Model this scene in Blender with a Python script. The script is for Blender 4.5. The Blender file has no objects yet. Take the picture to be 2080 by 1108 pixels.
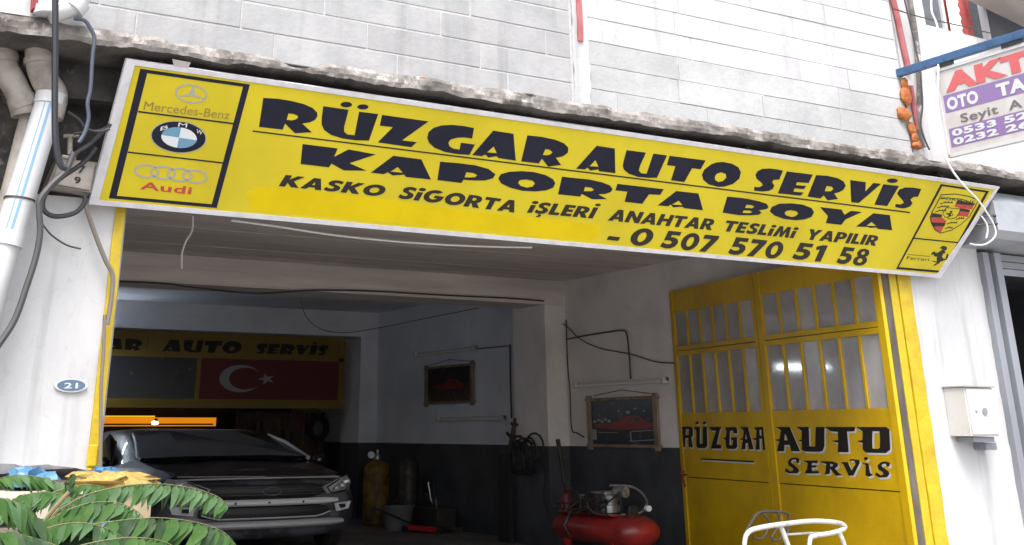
import bpy, math, random, json
from mathutils import Vector, Matrix, noise
from mathutils.geometry import tessellate_polygon
random.seed(7)
S = bpy.context.scene
COL = S.collection

# ---------------------------------------------------------------- camera
cd = bpy.data.cameras.new("camera"); cam = bpy.data.objects.new("camera", cd); COL.objects.link(cam)
RIGHT = Vector([0.867431, -0.497547, -0.003198]); DOWN = Vector([0.185448, 0.329264, -0.925848]); FWD = Vector([0.461706, 0.802516, 0.377883])
m = Matrix((RIGHT, -DOWN, -FWD)).transposed().to_4x4(); m.translation = Vector((0, 0, 1.5))
cam.matrix_world = m
cd.sensor_width = 36; cd.lens = 40.1049; cd.shift_x = 0.04971; cd.shift_y = -0.30130
cd.clip_start = 0.05; cd.clip_end = 900
S.camera = cam
# ---------------------------------------------------------------- light
SUN_EL, SUN_AZ = 58, 212          # high, behind and a little to the left of the viewer
W = bpy.data.worlds.new("World"); S.world = W; W.use_nodes = True
nt = W.node_tree; bg = nt.nodes["Background"]
sky = nt.nodes.new("ShaderNodeTexSky"); sky.sky_type = 'NISHITA'; sky.sun_disc = False
sky.sun_elevation = math.radians(SUN_EL); sky.sun_rotation = math.radians(SUN_AZ)
sky.dust_density = 4.0; sky.air_density = 1.0
hs = nt.nodes.new("ShaderNodeHueSaturation"); hs.inputs['Saturation'].default_value = 0.45
nt.links.new(sky.outputs[0], hs.inputs['Color']); nt.links.new(hs.outputs[0], bg.inputs[0]); bg.inputs[1].default_value = 0.15
sl = bpy.data.lights.new("sun", 'SUN'); so = bpy.data.objects.new("sun", sl); COL.objects.link(so)
sl.energy = 1.4; sl.angle = math.radians(25); sl.color = (1, .97, .92)
az = math.radians(SUN_AZ); el = math.radians(SUN_EL)
sd = Vector((math.sin(az) * math.cos(el), math.cos(az) * math.cos(el), math.sin(el)))
so.rotation_euler = sd.to_track_quat('Z', 'Y').to_euler(); so.location = (0, 0, 30)
S.view_settings.view_transform = 'Standard'; S.view_settings.look = 'None'
S.view_settings.exposure = 1.48; S.view_settings.gamma = 1
try: S.view_settings.use_curve_mapping = False
except Exception: pass
S.cycles.use_denoising = True
S.cycles.max_bounces = 10; S.cycles.diffuse_bounces = 7

# ---------------------------------------------------------------- materials
def mat(name, col, rough=.6, metal=0., col2=None, scale=3., detail=6, lo=.42, hi=.62, bump=0., bscale=40., stretch=(1, 1, 1),
        spec=.5, emit=None, alpha=1., coat=0., col3=None, scale3=12., lo3=.62, hi3=.7, trans=0., rand=0., cracks=0., streak=0.):
    m = bpy.data.materials.new(name); m.use_nodes = True
    t = m.node_tree; b = t.nodes["Principled BSDF"]
    b.inputs['Base Color'].default_value = (*col, 1); b.inputs['Roughness'].default_value = rough
    b.inputs['Metallic'].default_value = metal; b.inputs['Specular IOR Level'].default_value = spec
    b.inputs['Coat Weight'].default_value = coat; b.inputs['Transmission Weight'].default_value = trans
    if emit: b.inputs['Emission Color'].default_value = (*emit[0], 1); b.inputs['Emission Strength'].default_value = emit[1]
    b.inputs['Alpha'].default_value = alpha
    geo = t.nodes.new("ShaderNodeNewGeometry")
    mp = t.nodes.new("ShaderNodeMapping"); mp.inputs['Scale'].default_value = stretch
    t.links.new(geo.outputs['Position'], mp.inputs['Vector'])
    def nz(sc, de=6, ro=.6):
        n = t.nodes.new("ShaderNodeTexNoise"); n.inputs['Scale'].default_value = sc; n.inputs['Detail'].default_value = de
        n.inputs['Roughness'].default_value = ro; t.links.new(mp.outputs[0], n.inputs['Vector']); return n
    def ramp(n, a, c):
        r = t.nodes.new("ShaderNodeMapRange"); r.inputs['From Min'].default_value = a; r.inputs['From Max'].default_value = c
        t.links.new(n.outputs['Fac'], r.inputs['Value']); return r
    def mix(f, a, c):
        x = t.nodes.new("ShaderNodeMix"); x.data_type = 'RGBA'
        t.links.new(f.outputs[0], x.inputs['Factor'])
        if isinstance(a, tuple): x.inputs['A'].default_value = (*a, 1)
        else: t.links.new(a, x.inputs['A'])
        x.inputs['B'].default_value = (*c, 1); return x.outputs['Result']
    cur = col
    if col2: cur = mix(ramp(nz(scale, detail), lo, hi), cur, col2)
    if col3: cur = mix(ramp(nz(scale3, 8, .7), lo3, hi3), cur, col3)
    if streak:        # vertical runs of dirt
        m2 = t.nodes.new("ShaderNodeMapping"); m2.inputs['Scale'].default_value = (7, 7, .45); t.links.new(geo.outputs['Position'], m2.inputs['Vector'])
        n2 = t.nodes.new("ShaderNodeTexNoise"); n2.inputs['Scale'].default_value = 1.3; n2.inputs['Detail'].default_value = 7; t.links.new(m2.outputs[0], n2.inputs['Vector'])
        cur = mix(ramp(n2, .55, 1.15 - streak * .3), cur, tuple(c_ * .35 for c_ in col))
    if cracks:        # hairline cracks, only in places
        nw = nz(2.5, 4); vm = t.nodes.new("ShaderNodeVectorMath"); vm.operation = 'ADD'; t.links.new(geo.outputs['Position'], vm.inputs[0]); t.links.new(nw.outputs['Color'], vm.inputs[1])
        vo = t.nodes.new("ShaderNodeTexVoronoi"); vo.feature = 'DISTANCE_TO_EDGE'; vo.inputs['Scale'].default_value = 1.7; t.links.new(vm.outputs[0], vo.inputs['Vector'])
        lt_ = t.nodes.new("ShaderNodeMapRange"); lt_.inputs['From Min'].default_value = .012; lt_.inputs['From Max'].default_value = .004; t.links.new(vo.outputs['Distance'], lt_.inputs['Value'])
        mk = ramp(nz(.9, 3), .5, .56); mu = t.nodes.new("ShaderNodeMath"); mu.operation = 'MULTIPLY'; t.links.new(lt_.outputs[0], mu.inputs[0]); t.links.new(mk.outputs[0], mu.inputs[1])
        m3 = t.nodes.new("ShaderNodeMath"); m3.operation = 'MULTIPLY'; m3.inputs[1].default_value = cracks; t.links.new(mu.outputs[0], m3.inputs[0])
        cur = mix(m3, cur, tuple(c_ * .3 for c_ in col))
    if rand:
        oi = t.nodes.new("ShaderNodeObjectInfo"); rr_ = t.nodes.new("ShaderNodeMath"); rr_.operation = 'MULTIPLY'; rr_.inputs[1].default_value = rand; t.links.new(oi.outputs['Random'], rr_.inputs[0])
        cur = mix(rr_, cur, tuple(c_ * .6 for c_ in col))
    if not isinstance(cur, tuple): t.links.new(cur, b.inputs['Base Color'])
    if bump:
        n = nz(bscale, 5); bp = t.nodes.new("ShaderNodeBump"); bp.inputs['Strength'].default_value = min(1, bump); bp.inputs['Distance'].default_value = .012
        t.links.new(n.outputs['Fac'], bp.inputs['Height']); t.links.new(bp.outputs[0], b.inputs['Normal'])
    return m
M = {}
M['white_paint'] = mat('white_plaster', (.475, .475, .48), .85, col2=(.40, .40, .41), scale=2.2, lo=.46, hi=.8, col3=(.22, .205, .19), scale3=8, lo3=.64, hi3=.82, bump=.6, bscale=14, stretch=(1, 1, .5), cracks=.10, streak=.25)
M['block_grey'] = mat('grey_block', (.33, .33, .335), .95, col2=(.26, .262, .268), scale=3.2, lo=.38, hi=.66, col3=(.33, .33, .33), scale3=7, lo3=.6, hi3=.85, bump=.45, bscale=22, rand=.28, streak=.3)
M['block_white'] = mat('whitewashed_block', (.43, .43, .44), .92, col2=(.37, .37, .38), scale=2.5, lo=.45, hi=.7, col3=(.26, .26, .26), scale3=5, lo3=.66, hi3=.85, bump=.45, bscale=16, rand=.22, cracks=.16, streak=.2)
M['block_half'] = mat('thin_washed_block', (.385, .39, .395), .93, col2=(.31, .315, .32), scale=2.2, lo=.4, hi=.65, col3=(.40, .40, .40), scale3=6, lo3=.58, hi3=.78, bump=.6, bscale=18, rand=.3, cracks=.2)
M['mortar'] = mat('mortar', (.42, .42, .42), .95, col2=(.35, .35, .35), scale=6, bump=.7)
M['mortar_dark'] = mat('dry_joint', (.26, .26, .26), .95, col2=(.5, .5, .5), scale=3, lo=.45, hi=.5)
M['concrete'] = mat('raw_concrete', (.27, .25, .235), .95, col2=(.10, .09, .082), scale=3.4, lo=.42, hi=.62, col3=(.42, .40, .385), scale3=5, lo3=.54, hi3=.64, bump=1, bscale=26)
M['masonry'] = mat('stained_shaded_masonry', (.065, .06, .055), .95, col2=(.028, .026, .025), scale=4, lo=.4, hi=.62, col3=(.15, .138, .122), scale3=6, lo3=.58, hi3=.68, bump=1, bscale=18)  # stained masonry, its colour darkened further to paint in the recess shade
M['soffit'] = mat('board_marked_concrete', (.66, .61, .58), .9, col2=(.50, .46, .44), scale=2.6, lo=.36, hi=.66, col3=(.22, .2, .19), scale3=9, lo3=.64, hi3=.74, bump=.9, bscale=6, stretch=(.22, 1.6, 2.2))
M['inner_white'] = mat('aged_white_wall', (.72, .69, .67), .88, col2=(.58, .56, .55), scale=1.6, lo=.4, hi=.72, col3=(.26, .24, .23), scale3=6, lo3=.68, hi3=.8, bump=.5, bscale=14)
M['inner_blue'] = mat('bluish_white_wall', (.70, .72, .77), .88, col2=(.58, .60, .65), scale=1.3, lo=.4, hi=.72, col3=(.24, .25, .28), scale3=6, lo3=.68, hi3=.8, bump=.5, bscale=14)
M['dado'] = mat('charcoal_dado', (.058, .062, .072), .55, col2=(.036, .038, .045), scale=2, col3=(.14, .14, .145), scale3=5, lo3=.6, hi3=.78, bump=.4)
M['floor'] = mat('oily_concrete_floor', (.20, .175, .155), .7, col2=(.11, .10, .09), scale=1.2, lo=.38, hi=.62, col3=(.05, .045, .04), scale3=2.5, lo3=.6, hi3=.7, bump=.5)
M['asphalt'] = mat('pale_bounce_concrete', (.36, .345, .33), .9, col2=(.28, .27, .26), scale=.8, bump=.6, bscale=60)  # unseen ground, kept pale so it bounces light into the garage
M['sign_yellow'] = mat('sign_yellow_print', (.49, .40, .015), .5, spec=.2, col2=(.42, .34, .014), scale=1.4, lo=.4, hi=.7, col3=(.40, .27, .03), scale3=11, lo3=.74, hi3=.82)
M['sign_patch'] = mat('yellow_overprint', (.53, .395, .0005), .5, spec=.15, col2=(.49, .365, .0005), scale=3)
M['sign_edge'] = mat('white_sign_edging', (.48, .475, .50), .5, col2=(.37, .36, .38), scale=9, lo=.45, hi=.75)
M['navy_ink'] = mat('navy_ink', (.012, .012, .024), .6, col2=(.009, .010, .019), spec=.15, scale=4)
M['dark_ink'] = mat('brown_black_ink', (.014, .011, .008), .55, spec=.3)
M['silver_ink'] = mat('silver_ink', (.27, .27, .26), .4)
M['gold_ink'] = mat('gold_ink', (.22, .145, .02), .5)
M['red_ink'] = mat('red_ink', (.36, .03, .02), .5)
M['blue_ink'] = mat('light_blue_ink', (.10, .22, .32), .45)
M['white_ink'] = mat('white_ink', (.50, .52, .54), .45)
M['door_yellow'] = mat('yellow_gloss_paint', (.57, .365, .003), .36, col2=(.45, .275, .004), scale=1.3, lo=.4, hi=.62, col3=(.13, .07, .015), scale3=26, lo3=.69, hi3=.76, bump=.15, bscale=5)
M['jamb_yellow'] = mat('chipped_yellow_paint', (.46, .33, .006), .5, col2=(.36, .24, .008), scale=5, lo=.45, hi=.7, col3=(.10, .08, .05), scale3=16, lo3=.66, hi3=.72, bump=.4)
M['door_glass'] = mat('dusty_window_glass', (.36, .35, .36), .06, col2=(.25, .24, .24), scale=2.2, lo=.4, hi=.7, spec=.7)
M['door_glass2'] = mat('grimy_glass', (.42, .40, .39), .22, col2=(.28, .26, .25), scale=2, lo=.4, hi=.7, spec=.6)
M['dark_metal'] = mat('dark_rusty_steel', (.035, .03, .028), .55, .3, col2=(.09, .06, .04), scale=9, lo=.5, hi=.7)
M['pvc'] = mat('weathered_pvc', (.30, .275, .245), .5, col2=(.17, .15, .13), scale=5, lo=.42, hi=.64, col3=(.10, .085, .07), scale3=12, lo3=.7, hi3=.8)
M['pvc_clean'] = mat('white_pvc', (.47, .475, .49), .4, col2=(.37, .37, .37), scale=3, lo=.48, hi=.75, col3=(.35, .32, .28), scale3=9, lo3=.68, hi3=.8)
M['pipe_print'] = mat('blue_pipe_print', (.16, .30, .46), .45)
M['cable_black'] = mat('black_cable', (.012, .013, .018), .55)
M['cable_grey'] = mat('grey_cable', (.045, .044, .045), .5)
M['cable_white'] = mat('white_cable', (.66, .66, .66), .5)
M['cable_blue'] = mat('slate_blue_cable', (.045, .055, .085), .5)
M['meter'] = mat('grey_meter_box', (.30, .27, .24), .6, col2=(.2, .18, .16), scale=6)
M['box_white'] = mat('white_steel_box', (.50, .49, .48), .5, col2=(.42, .40, .37), scale=5, lo=.5, hi=.75, col3=(.36, .24, .16), scale3=9, lo3=.70, hi3=.8)
M['steel_grey'] = mat('painted_grey_steel', (.24, .255, .285), .45, .1, col2=(.19, .20, .225), scale=2, lo=.4, hi=.7, stretch=(1, 1, .4))
M['steel_light'] = mat('galvanised_housing', (.32, .34, .37), .45, .1, col2=(.27, .285, .31), scale=3)
M['slat'] = mat('shutter_slat', (.20, .205, .22), .5, .2)
M['black'] = mat('black_plastic', (.018, .018, .020), .5)
M['rubber'] = mat('tyre_rubber', (.022, .022, .024), .8)
M['enamel_blue'] = mat('blue_enamel', (.075, .12, .19), .4, col2=(.2, .23, .26), scale=30, lo=.58, hi=.7)
M['blue_bar'] = mat('blue_painted_bar', (.035, .09, .19), .45, col2=(.02, .045, .10), scale=8, lo=.5, hi=.7)
M['purple'] = mat('purple_vinyl', (.20, .13, .29), .45)
M['pink_red'] = mat('faded_red_vinyl', (.46, .095, .10), .45)
M['sign_face'] = mat('faded_white_vinyl', (.47, .455, .45), .5, col2=(.41, .38, .36), scale=4)
M['grey_ink'] = mat('grey_ink', (.12, .11, .11), .5)
M['red_strip'] = mat('red_painted_steel', (.32, .10, .105), .6, col2=(.25, .055, .055), scale=7, lo=.42, hi=.68)
M['old_red'] = mat('dark_red_paint', (.22, .02, .02), .5)
M['foam'] = mat('orange_foam', (.40, .15, .035), .9, col2=(.26, .065, .03), scale=20, bump=.9)
M['win_glass'] = mat('sky_grey_glass', (.09, .10, .12), .12, col2=(.12, .125, .14), scale=1, spec=.8)
M['upvc'] = mat('white_upvc', (.48, .48, .49), .4)
M['red_cloth'] = mat('red_curtain', (.36, .075, .07), .8, col2=(.26, .04, .04), scale=6)
M['white_cloth'] = mat('white_lace', (.72, .70, .70), .85)
M['beige'] = mat('beige_render', (.34, .31, .29), .85, col2=(.28, .26, .245), scale=3)
M['flag_red'] = mat('flag_red', (.12, .010, .012), .6)
M['flag_white'] = mat('flag_white', (.28, .28, .29), .6)
M['panel_yellow'] = mat('panel_yellow', (.20, .13, .008), .5)
M['panel_black'] = mat('black_photo_panel', (.02, .024, .034), .25, col2=(.10, .10, .11), scale=5, lo=.62, hi=.74)
M['car'] = mat('dark_primer_car_paint', (.10, .105, .125), .35, col2=(.035, .037, .045), scale=2.2, lo=.46, hi=.53, coat=.3)
M['car_light'] = mat('grey_car_paint', (.50, .51, .54), .35, coat=.5)
M['car_hood'] = mat('black_hood_painted_reflections', (.014, .015, .018), .25, col2=(.15, .155, .175), scale=1.7, lo=.58, hi=.62, spec=.8)  # pale patches are reflections painted into the black
M['blue_primer'] = mat('slate_blue_wing', (.13, .18, .26), .4)
M['car_glass'] = mat('car_glass', (.008, .009, .012), .08, spec=.6)
M['silver'] = mat('silver_plastic', (.80, .80, .83), .42, .0)
M['lamp_glass'] = mat('headlight_lens', (.55, .56, .58), .12, .3, spec=1)
M['chrome'] = mat('chrome', (.85, .85, .88), .25, .5)
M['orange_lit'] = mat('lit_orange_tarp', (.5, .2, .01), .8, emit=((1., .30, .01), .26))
M['lamp_on'] = mat('lit_work_lamp', (1, 1, 1), .5, emit=((1, .9, .7), 2.5))
M['tube_on'] = mat('lit_tube', (1, 1, 1), .5, emit=((.78, .88, 1), 24.))
M['tube_off'] = mat('unlit_tube', (.72, .70, .68), .35)
M['fixture'] = mat('batten_white', (.52, .50, .49), .5)
M['wood'] = mat('old_wood', (.25, .19, .14), .7, col2=(.15, .11, .08), scale=5, stretch=(6, 1, 1))
M['poster_dark'] = mat('dark_poster', (.02, .02, .024), .3, col2=(.09, .08, .08), scale=9, lo=.55, hi=.68)
M['poster_red'] = mat('poster_red', (.22, .02, .022), .3)
M['poster_white'] = mat('poster_white', (.28, .28, .30), .3)
M['tank_red'] = mat('red_tank_paint', (.36, .022, .020), .42, col2=(.20, .014, .014), scale=3, lo=.42, hi=.6, coat=.15, col3=(.06, .035, .03), scale3=9, lo3=.6, hi3=.7)
M['alu'] = mat('cast_aluminium', (.42, .42, .43), .38, .7, col2=(.2, .2, .2), scale=14)
M['hose'] = mat('dark_rubber_hose', (.02, .019, .019), .6)
M['cyl_yellow'] = mat('yellow_cylinder', (.19, .11, .008), .6, col2=(.05, .03, .006), scale=6)
M['bucket'] = mat('grey_bucket', (.12, .125, .135), .5)
M['jack_red'] = mat('red_jack', (.45, .02, .02), .4)
M['curtain'] = mat('brown_corrugated_sheet', (.13, .10, .08), .7, col2=(.09, .05, .04), scale=2)
M['tube_white'] = mat('chipped_white_tube', (.44, .43, .40), .4, col2=(.24, .21, .18), scale=14, lo=.52, hi=.7)
M['rack'] = mat('dark_wire', (.05, .04, .035), .5, .4)
M['leaf'] = mat('leaf_green', (.030, .085, .016), .6, col2=(.055, .120, .026), scale=9, lo=.4, hi=.62, spec=.2, trans=0.)
M['leaf2'] = mat('pale_leaf_green', (.070, .145, .055), .55, col2=(.04, .095, .026), scale=8, spec=.3)
M['leaf3'] = mat('dark_leaf_green', (.014, .042, .010), .55, col2=(.028, .068, .018), scale=8, spec=.3)
M['stem'] = mat('brown_stem', (.17, .12, .055), .6, col2=(.08, .11, .04), scale=10)
M['card'] = mat('tan_cardboard', (.33, .27, .17), .8, col2=(.26, .21, .13), scale=5)
M['cream'] = mat('cream_board', (.44, .41, .31), .7, col2=(.33, .30, .24), scale=4)
M['blue_print'] = mat('blue_oval_print', (.08, .20, .38), .5)
M['sponge'] = mat('yellow_fleece', (.36, .26, .07), .95, col2=(.25, .16, .04), scale=16, bump=1, bscale=45)
M['blue_bag'] = mat('blue_plastic', (.06, .17, .30), .3)
M['grey_sheet'] = mat('grey_plastic_sheet', (.12, .12, .125), .45, col2=(.06, .06, .065), scale=6)
M['beige_sack'] = mat('beige_sack', (.24, .20, .165), .9, col2=(.17, .145, .115), scale=5, bump=.5)

M['cable_taupe'] = mat('taupe_cable', (.15, .13, .11), .6)
M['underside_shade'] = mat('shade_dark_concrete', (.085, .078, .07), .95, col2=(.035, .032, .03), scale=3, lo=.38, hi=.62, col3=(.16, .148, .135), scale3=9, lo3=.6, hi3=.72, bump=1, bscale=20)  # shade below the slab put into the colour as darker concrete
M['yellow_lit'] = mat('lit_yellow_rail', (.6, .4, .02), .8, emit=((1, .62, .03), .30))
M['gap'] = mat('grey_brown_gap', (.06, .05, .042), .8, col2=(.11, .095, .08), scale=5, stretch=(1, 1, .3))  # grey-brown colour of the solid strip filling the jamb gap
# leaves let some light through
for k in ('leaf', 'leaf2', 'leaf3'):
    t = M[k].node_tree; out = t.nodes['Material Output']; pb = t.nodes['Principled BSDF']
    tr = t.nodes.new('ShaderNodeBsdfTranslucent'); c = pb.inputs['Base Color']
    if c.links: t.links.new(c.links[0].from_socket, tr.inputs['Color'])
    ms = t.nodes.new('ShaderNodeMixShader'); ms.inputs[0].default_value = .25
    t.links.new(pb.outputs[0], ms.inputs[1]); t.links.new(tr.outputs[0], ms.inputs[2]); t.links.new(ms.outputs[0], out.inputs['Surface'])

# ---------------------------------------------------------------- mesh builder
class MB:
    def __init__(s): s.v = []; s.f = []; s.smooth = False
    def add(s, vs, fs):
        o = len(s.v); s.v += [Vector(v) for v in vs]; s.f += [tuple(i + o for i in f) for f in fs]; return s
    def box(s, x0, x1, y0, y1, z0, z1, b=0.):
        if b <= 0:
            vs = [(x, y, z) for x in (x0, x1) for y in (y0, y1) for z in (z0, z1)]
            return s.add(vs, [(0, 1, 3, 2), (4, 6, 7, 5), (0, 4, 5, 1), (2, 3, 7, 6), (0, 2, 6, 4), (1, 5, 7, 3)])
        # chamfered box: 24 verts
        P = {}; vs = []
        for i, x in enumerate((x0, x1)):
            for j, y in enumerate((y0, y1)):
                for k, z in enumerate((z0, z1)):
                    sx, sy, sz = (1 - 2 * i) * b, (1 - 2 * j) * b, (1 - 2 * k) * b
                    P[i, j, k, 0] = len(vs); vs.append((x, y + sy, z + sz))
                    P[i, j, k, 1] = len(vs); vs.append((x + sx, y, z + sz))
                    P[i, j, k, 2] = len(vs); vs.append((x + sx, y + sy, z))
        fs = []
        for a in range(3):
            for d in (0, 1):
                o = [q for q in range(3) if q != a]
                ring = []
                for u, w in ((0, 0), (1, 0), (1, 1), (0, 1)):
                    ijk = [0, 0, 0]; ijk[a] = d; ijk[o[0]] = u; ijk[o[1]] = w
                    ring.append(P[(*ijk, a)])
                fs.append(tuple(ring))
        for a in range(3):
            o = [q for q in range(3) if q != a]
            for u in (0, 1):
                for w in (0, 1):
                    q0 = [0, 0, 0]; q1 = [0, 0, 0]; q1[a] = 1
                    for q in (q0, q1): q[o[0]] = u; q[o[1]] = w
                    fs.append((P[(*q0, o[0])], P[(*q1, o[0])], P[(*q1, o[1])], P[(*q0, o[1])]))
        for i in (0, 1):
            for j in (0, 1):
                for k in (0, 1): fs.append((P[i, j, k, 0], P[i, j, k, 1], P[i, j, k, 2]))
        return s.add(vs, fs)
    def tube(s, pts, r, n=8, caps=True, r2=None):
        pts = [Vector(p) for p in pts]; L = len(pts)
        prev = None; rings = []
        for i, p in enumerate(pts):
            t = (pts[min(i + 1, L - 1)] - pts[max(i - 1, 0)]).normalized()
            if prev is None:
                a = Vector((0, 0, 1)) if abs(t.z) < .9 else Vector((1, 0, 0)); u = t.cross(a).normalized()
            else: u = (prev - t * prev.dot(t)).normalized()
            prev = u; w = t.cross(u)
            rr = (r[i] if isinstance(r, (list, tuple)) else r)
            rings.append([p + (u * math.cos(2 * math.pi * k / n) + w * math.sin(2 * math.pi * k / n)) * rr for k in range(n)])
        vs = [v for g in rings for v in g]; fs = []
        for i in range(L - 1):
            for k in range(n): fs.append((i * n + k, i * n + (k + 1) % n, (i + 1) * n + (k + 1) % n, (i + 1) * n + k))
        if caps: fs += [tuple(range(n))[::-1], tuple((L - 1) * n + k for k in range(n))]
        s.smooth = True
        return s.add(vs, fs)
    def cyl(s, a, b, r, n=20, rb=None):
        return s.tube([a, b], [r, r if rb is None else rb], n)
    def lathe(s, origin, axis, prof, n=24):
        o = Vector(origin); ax = Vector(axis).normalized(); a = Vector((0, 0, 1)) if abs(ax.z) < .9 else Vector((1, 0, 0))
        u = ax.cross(a).normalized(); w = ax.cross(u); vs = []; fs = []
        for (h, r) in prof:
            for k in range(n): vs.append(o + ax * h + (u * math.cos(2 * math.pi * k / n) + w * math.sin(2 * math.pi * k / n)) * max(r, 1e-4))
        for i in range(len(prof) - 1):
            for k in range(n): fs.append((i * n + k, i * n + (k + 1) % n, (i + 1) * n + (k + 1) % n, (i + 1) * n + k))
        s.smooth = True
        return s.add(vs, fs)
    def poly(s, loops, fn, th=.002):
        """flat shape with holes; fn maps (u, v, h) to a point, h = height above the plane"""
        loops = [[tuple(p) for p in l] for l in loops]
        flat = [p for l in loops for p in l]
        tris = tessellate_polygon([[Vector((p[0], p[1], 0)) for p in l] for l in loops])
        n = len(flat); vs = [fn(p[0], p[1], th) for p in flat] + [fn(p[0], p[1], 0) for p in flat]
        fs = [tuple(t) for t in tris]; o = 0
        for l in loops:
            k = len(l)
            for i in range(k): a, b = o + i, o + (i + 1) % k; fs.append((a, b, b + n, a + n))
            o += k
        return s.add(vs, fs)
ORIG = {}
def finish_mesh(name, mb, material, origin=(0, 0, 0), fix=True):
    me = bpy.data.meshes.new(name); o = Vector(origin)
    me.from_pydata([tuple(v - o) for v in mb.v], [], mb.f); 
    if material: me.materials.append(material)
    import bmesh
    if fix:
        bm = bmesh.new(); bm.from_mesh(me); bmesh.ops.delete(bm, geom=[v for v in bm.verts if not v.link_faces], context='VERTS'); bmesh.ops.recalc_face_normals(bm, faces=bm.faces); bm.to_mesh(me); bm.free()
    if mb.smooth:
        me.polygons.foreach_set('use_smooth', [True] * len(me.polygons))
        try: me.set_sharp_from_angle(angle=math.radians(40))
        except Exception: pass
    me.update(); return me
def obj(name, mb, material, parent=None, origin=None, fix=True):
    po = Vector(ORIG.get(parent.name, (0, 0, 0))) if parent else Vector((0, 0, 0))
    if origin is None: origin = po
    origin = Vector(origin)
    me = finish_mesh(name, mb, M[material] if isinstance(material, str) else material, origin, fix)
    o = bpy.data.objects.new(name, me); COL.objects.link(o)
    if parent: o.parent = parent; o.location = origin - po
    else: o.location = origin
    ORIG[o.name] = tuple(origin); return o
def tag(o, label=None, cat=None, group=None, kind=None):
    if label: o['label'] = label
    if cat: o['category'] = cat
    if group: o['group'] = group
    if kind: o['kind'] = kind
    return o
def thing(name, label, cat, loc=(0, 0, 0), group=None):
    o = bpy.data.objects.new(name, None); COL.objects.link(o); o.location = loc; o.empty_display_size = .2
    ORIG[o.name] = tuple(loc); return tag(o, label, cat, group)
def struct(name, mb, material): return tag(obj(name, mb, material), kind='structure')
def smooth_path(pts, sub=6):
    pts = [Vector(p) for p in pts]; out = []
    for i in range(len(pts) - 1):
        p0 = pts[max(i - 1, 0)]; p1 = pts[i]; p2 = pts[i + 1]; p3 = pts[min(i + 2, len(pts) - 1)]
        for k in range(sub):
            t = k / sub
            out.append(.5 * ((2 * p1) + (p2 - p0) * t + (2 * p0 - 5 * p1 + 4 * p2 - p3) * t * t + (3 * p1 - p0 - 3 * p2 + p3) * t ** 3))
    out.append(pts[-1]); return out
def sag(a, b, d, n=12):
    a = Vector(a); b = Vector(b); return [a.lerp(b, i / n) - Vector((0, 0, 4 * d * (i / n) * (1 - i / n))) for i in range(n + 1)]
def bar(a, b, wa, wb, up=(0, 0, 1)):
    """rectangular bar between two points"""
    a = Vector(a); b = Vector(b); t = (b - a).normalized(); u = t.cross(Vector(up)).normalized(); w = u.cross(t)
    mb = MB(); vs = []
    for p in (a, b):
        for x, y in ((-1, -1), (1, -1), (1, 1), (-1, 1)): vs.append(p + u * x * wa / 2 + w * y * wb / 2)
    return mb.add(vs, [(0, 1, 2, 3), (4, 7, 6, 5), (0, 4, 5, 1), (1, 5, 6, 2), (2, 6, 7, 3), (3, 7, 4, 0)])
_txt = {}
def text_mb(mb, s, u0, v0, u1, v1, h, fn, shear=.0, bold=.02, th=.002):
    """lettering fitted into the box u0..u1 x h, baseline from (u0,v0) to (u1,v1)"""
    key = (s, bold, shear)
    if key not in _txt:
        c = bpy.data.curves.new('t', 'FONT'); c.body = s; c.size = 1; c.offset = bold; c.shear = shear; c.resolution_u = 3
        c.space_character = 1.0 + bold * 2
        o = bpy.data.objects.new('t', c); COL.objects.link(o)
        dg = bpy.context.evaluated_depsgraph_get(); dg.update()
        me = bpy.data.meshes.new_from_object(o.evaluated_get(dg))
        _txt[key] = ([tuple(v.co) for v in me.vertices], [tuple(p.vertices) for p in me.polygons])
        bpy.data.objects.remove(o); bpy.data.curves.remove(c); bpy.data.meshes.remove(me)
    vs, fs = _txt[key]
    if not vs: return
    x0 = min(v[0] for v in vs); x1 = max(v[0] for v in vs)
    if s in '-': y0 = min(v[1] for v in vs); H = max(v[1] for v in vs) - y0
    else: y0 = 0; H = .73
    def g(v):
        t = (v[0] - x0) / (x1 - x0)
        return fn(u0 + (u1 - u0) * t, v0 + (v1 - v0) * t + (v[1] - y0) / H * h, th)
    mb.add([g(v) for v in vs], fs)

# ================================================================ ground
rg = MB(); rg.box(-400, 400, -400, 8.0, -.3, -.12); struct('street', rg, 'asphalt')
rg = MB(); rg.box(-14, 30, 5.6, 8.25, -.118, .0); struct('pavement', rg, 'asphalt')
rg = MB(); rg.box(1.05, 10.35, 8.25, 25.3, -.2, .0); struct('garage_floor', rg, 'floor')
rg = MB(); rg.box(-400, 400, 30, 400, -.3, -.12); struct('far_ground', rg, 'asphalt')

# ================================================================ garage shell
WX = 10.1
f = MB(); f.box(WX, WX + .2, 8.25, 25.2, 1.28, 3.8)
wall_r = struct('garage_wall_right', MB().box(WX, WX + .2, 8.25, 15.0, 1.28, 3.6), 'inner_white')
struct('garage_wall_right_rear', MB().box(WX, WX + .2, 15.0, 25.2, 1.28, 3.8), 'inner_blue')
obj('painted_dado', MB().box(WX - .004, WX + .2, 8.25, 25.2, 0, 1.278), 'dado', wall_r)
struct('garage_wall_left', MB().box(1.1, 1.3, 8.25, 25.2, 0, 3.8), 'inner_blue')
struct('garage_wall_back', MB().box(1.1, 10.3, 25.0, 25.2, 0, 3.8), 'dado')
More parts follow.
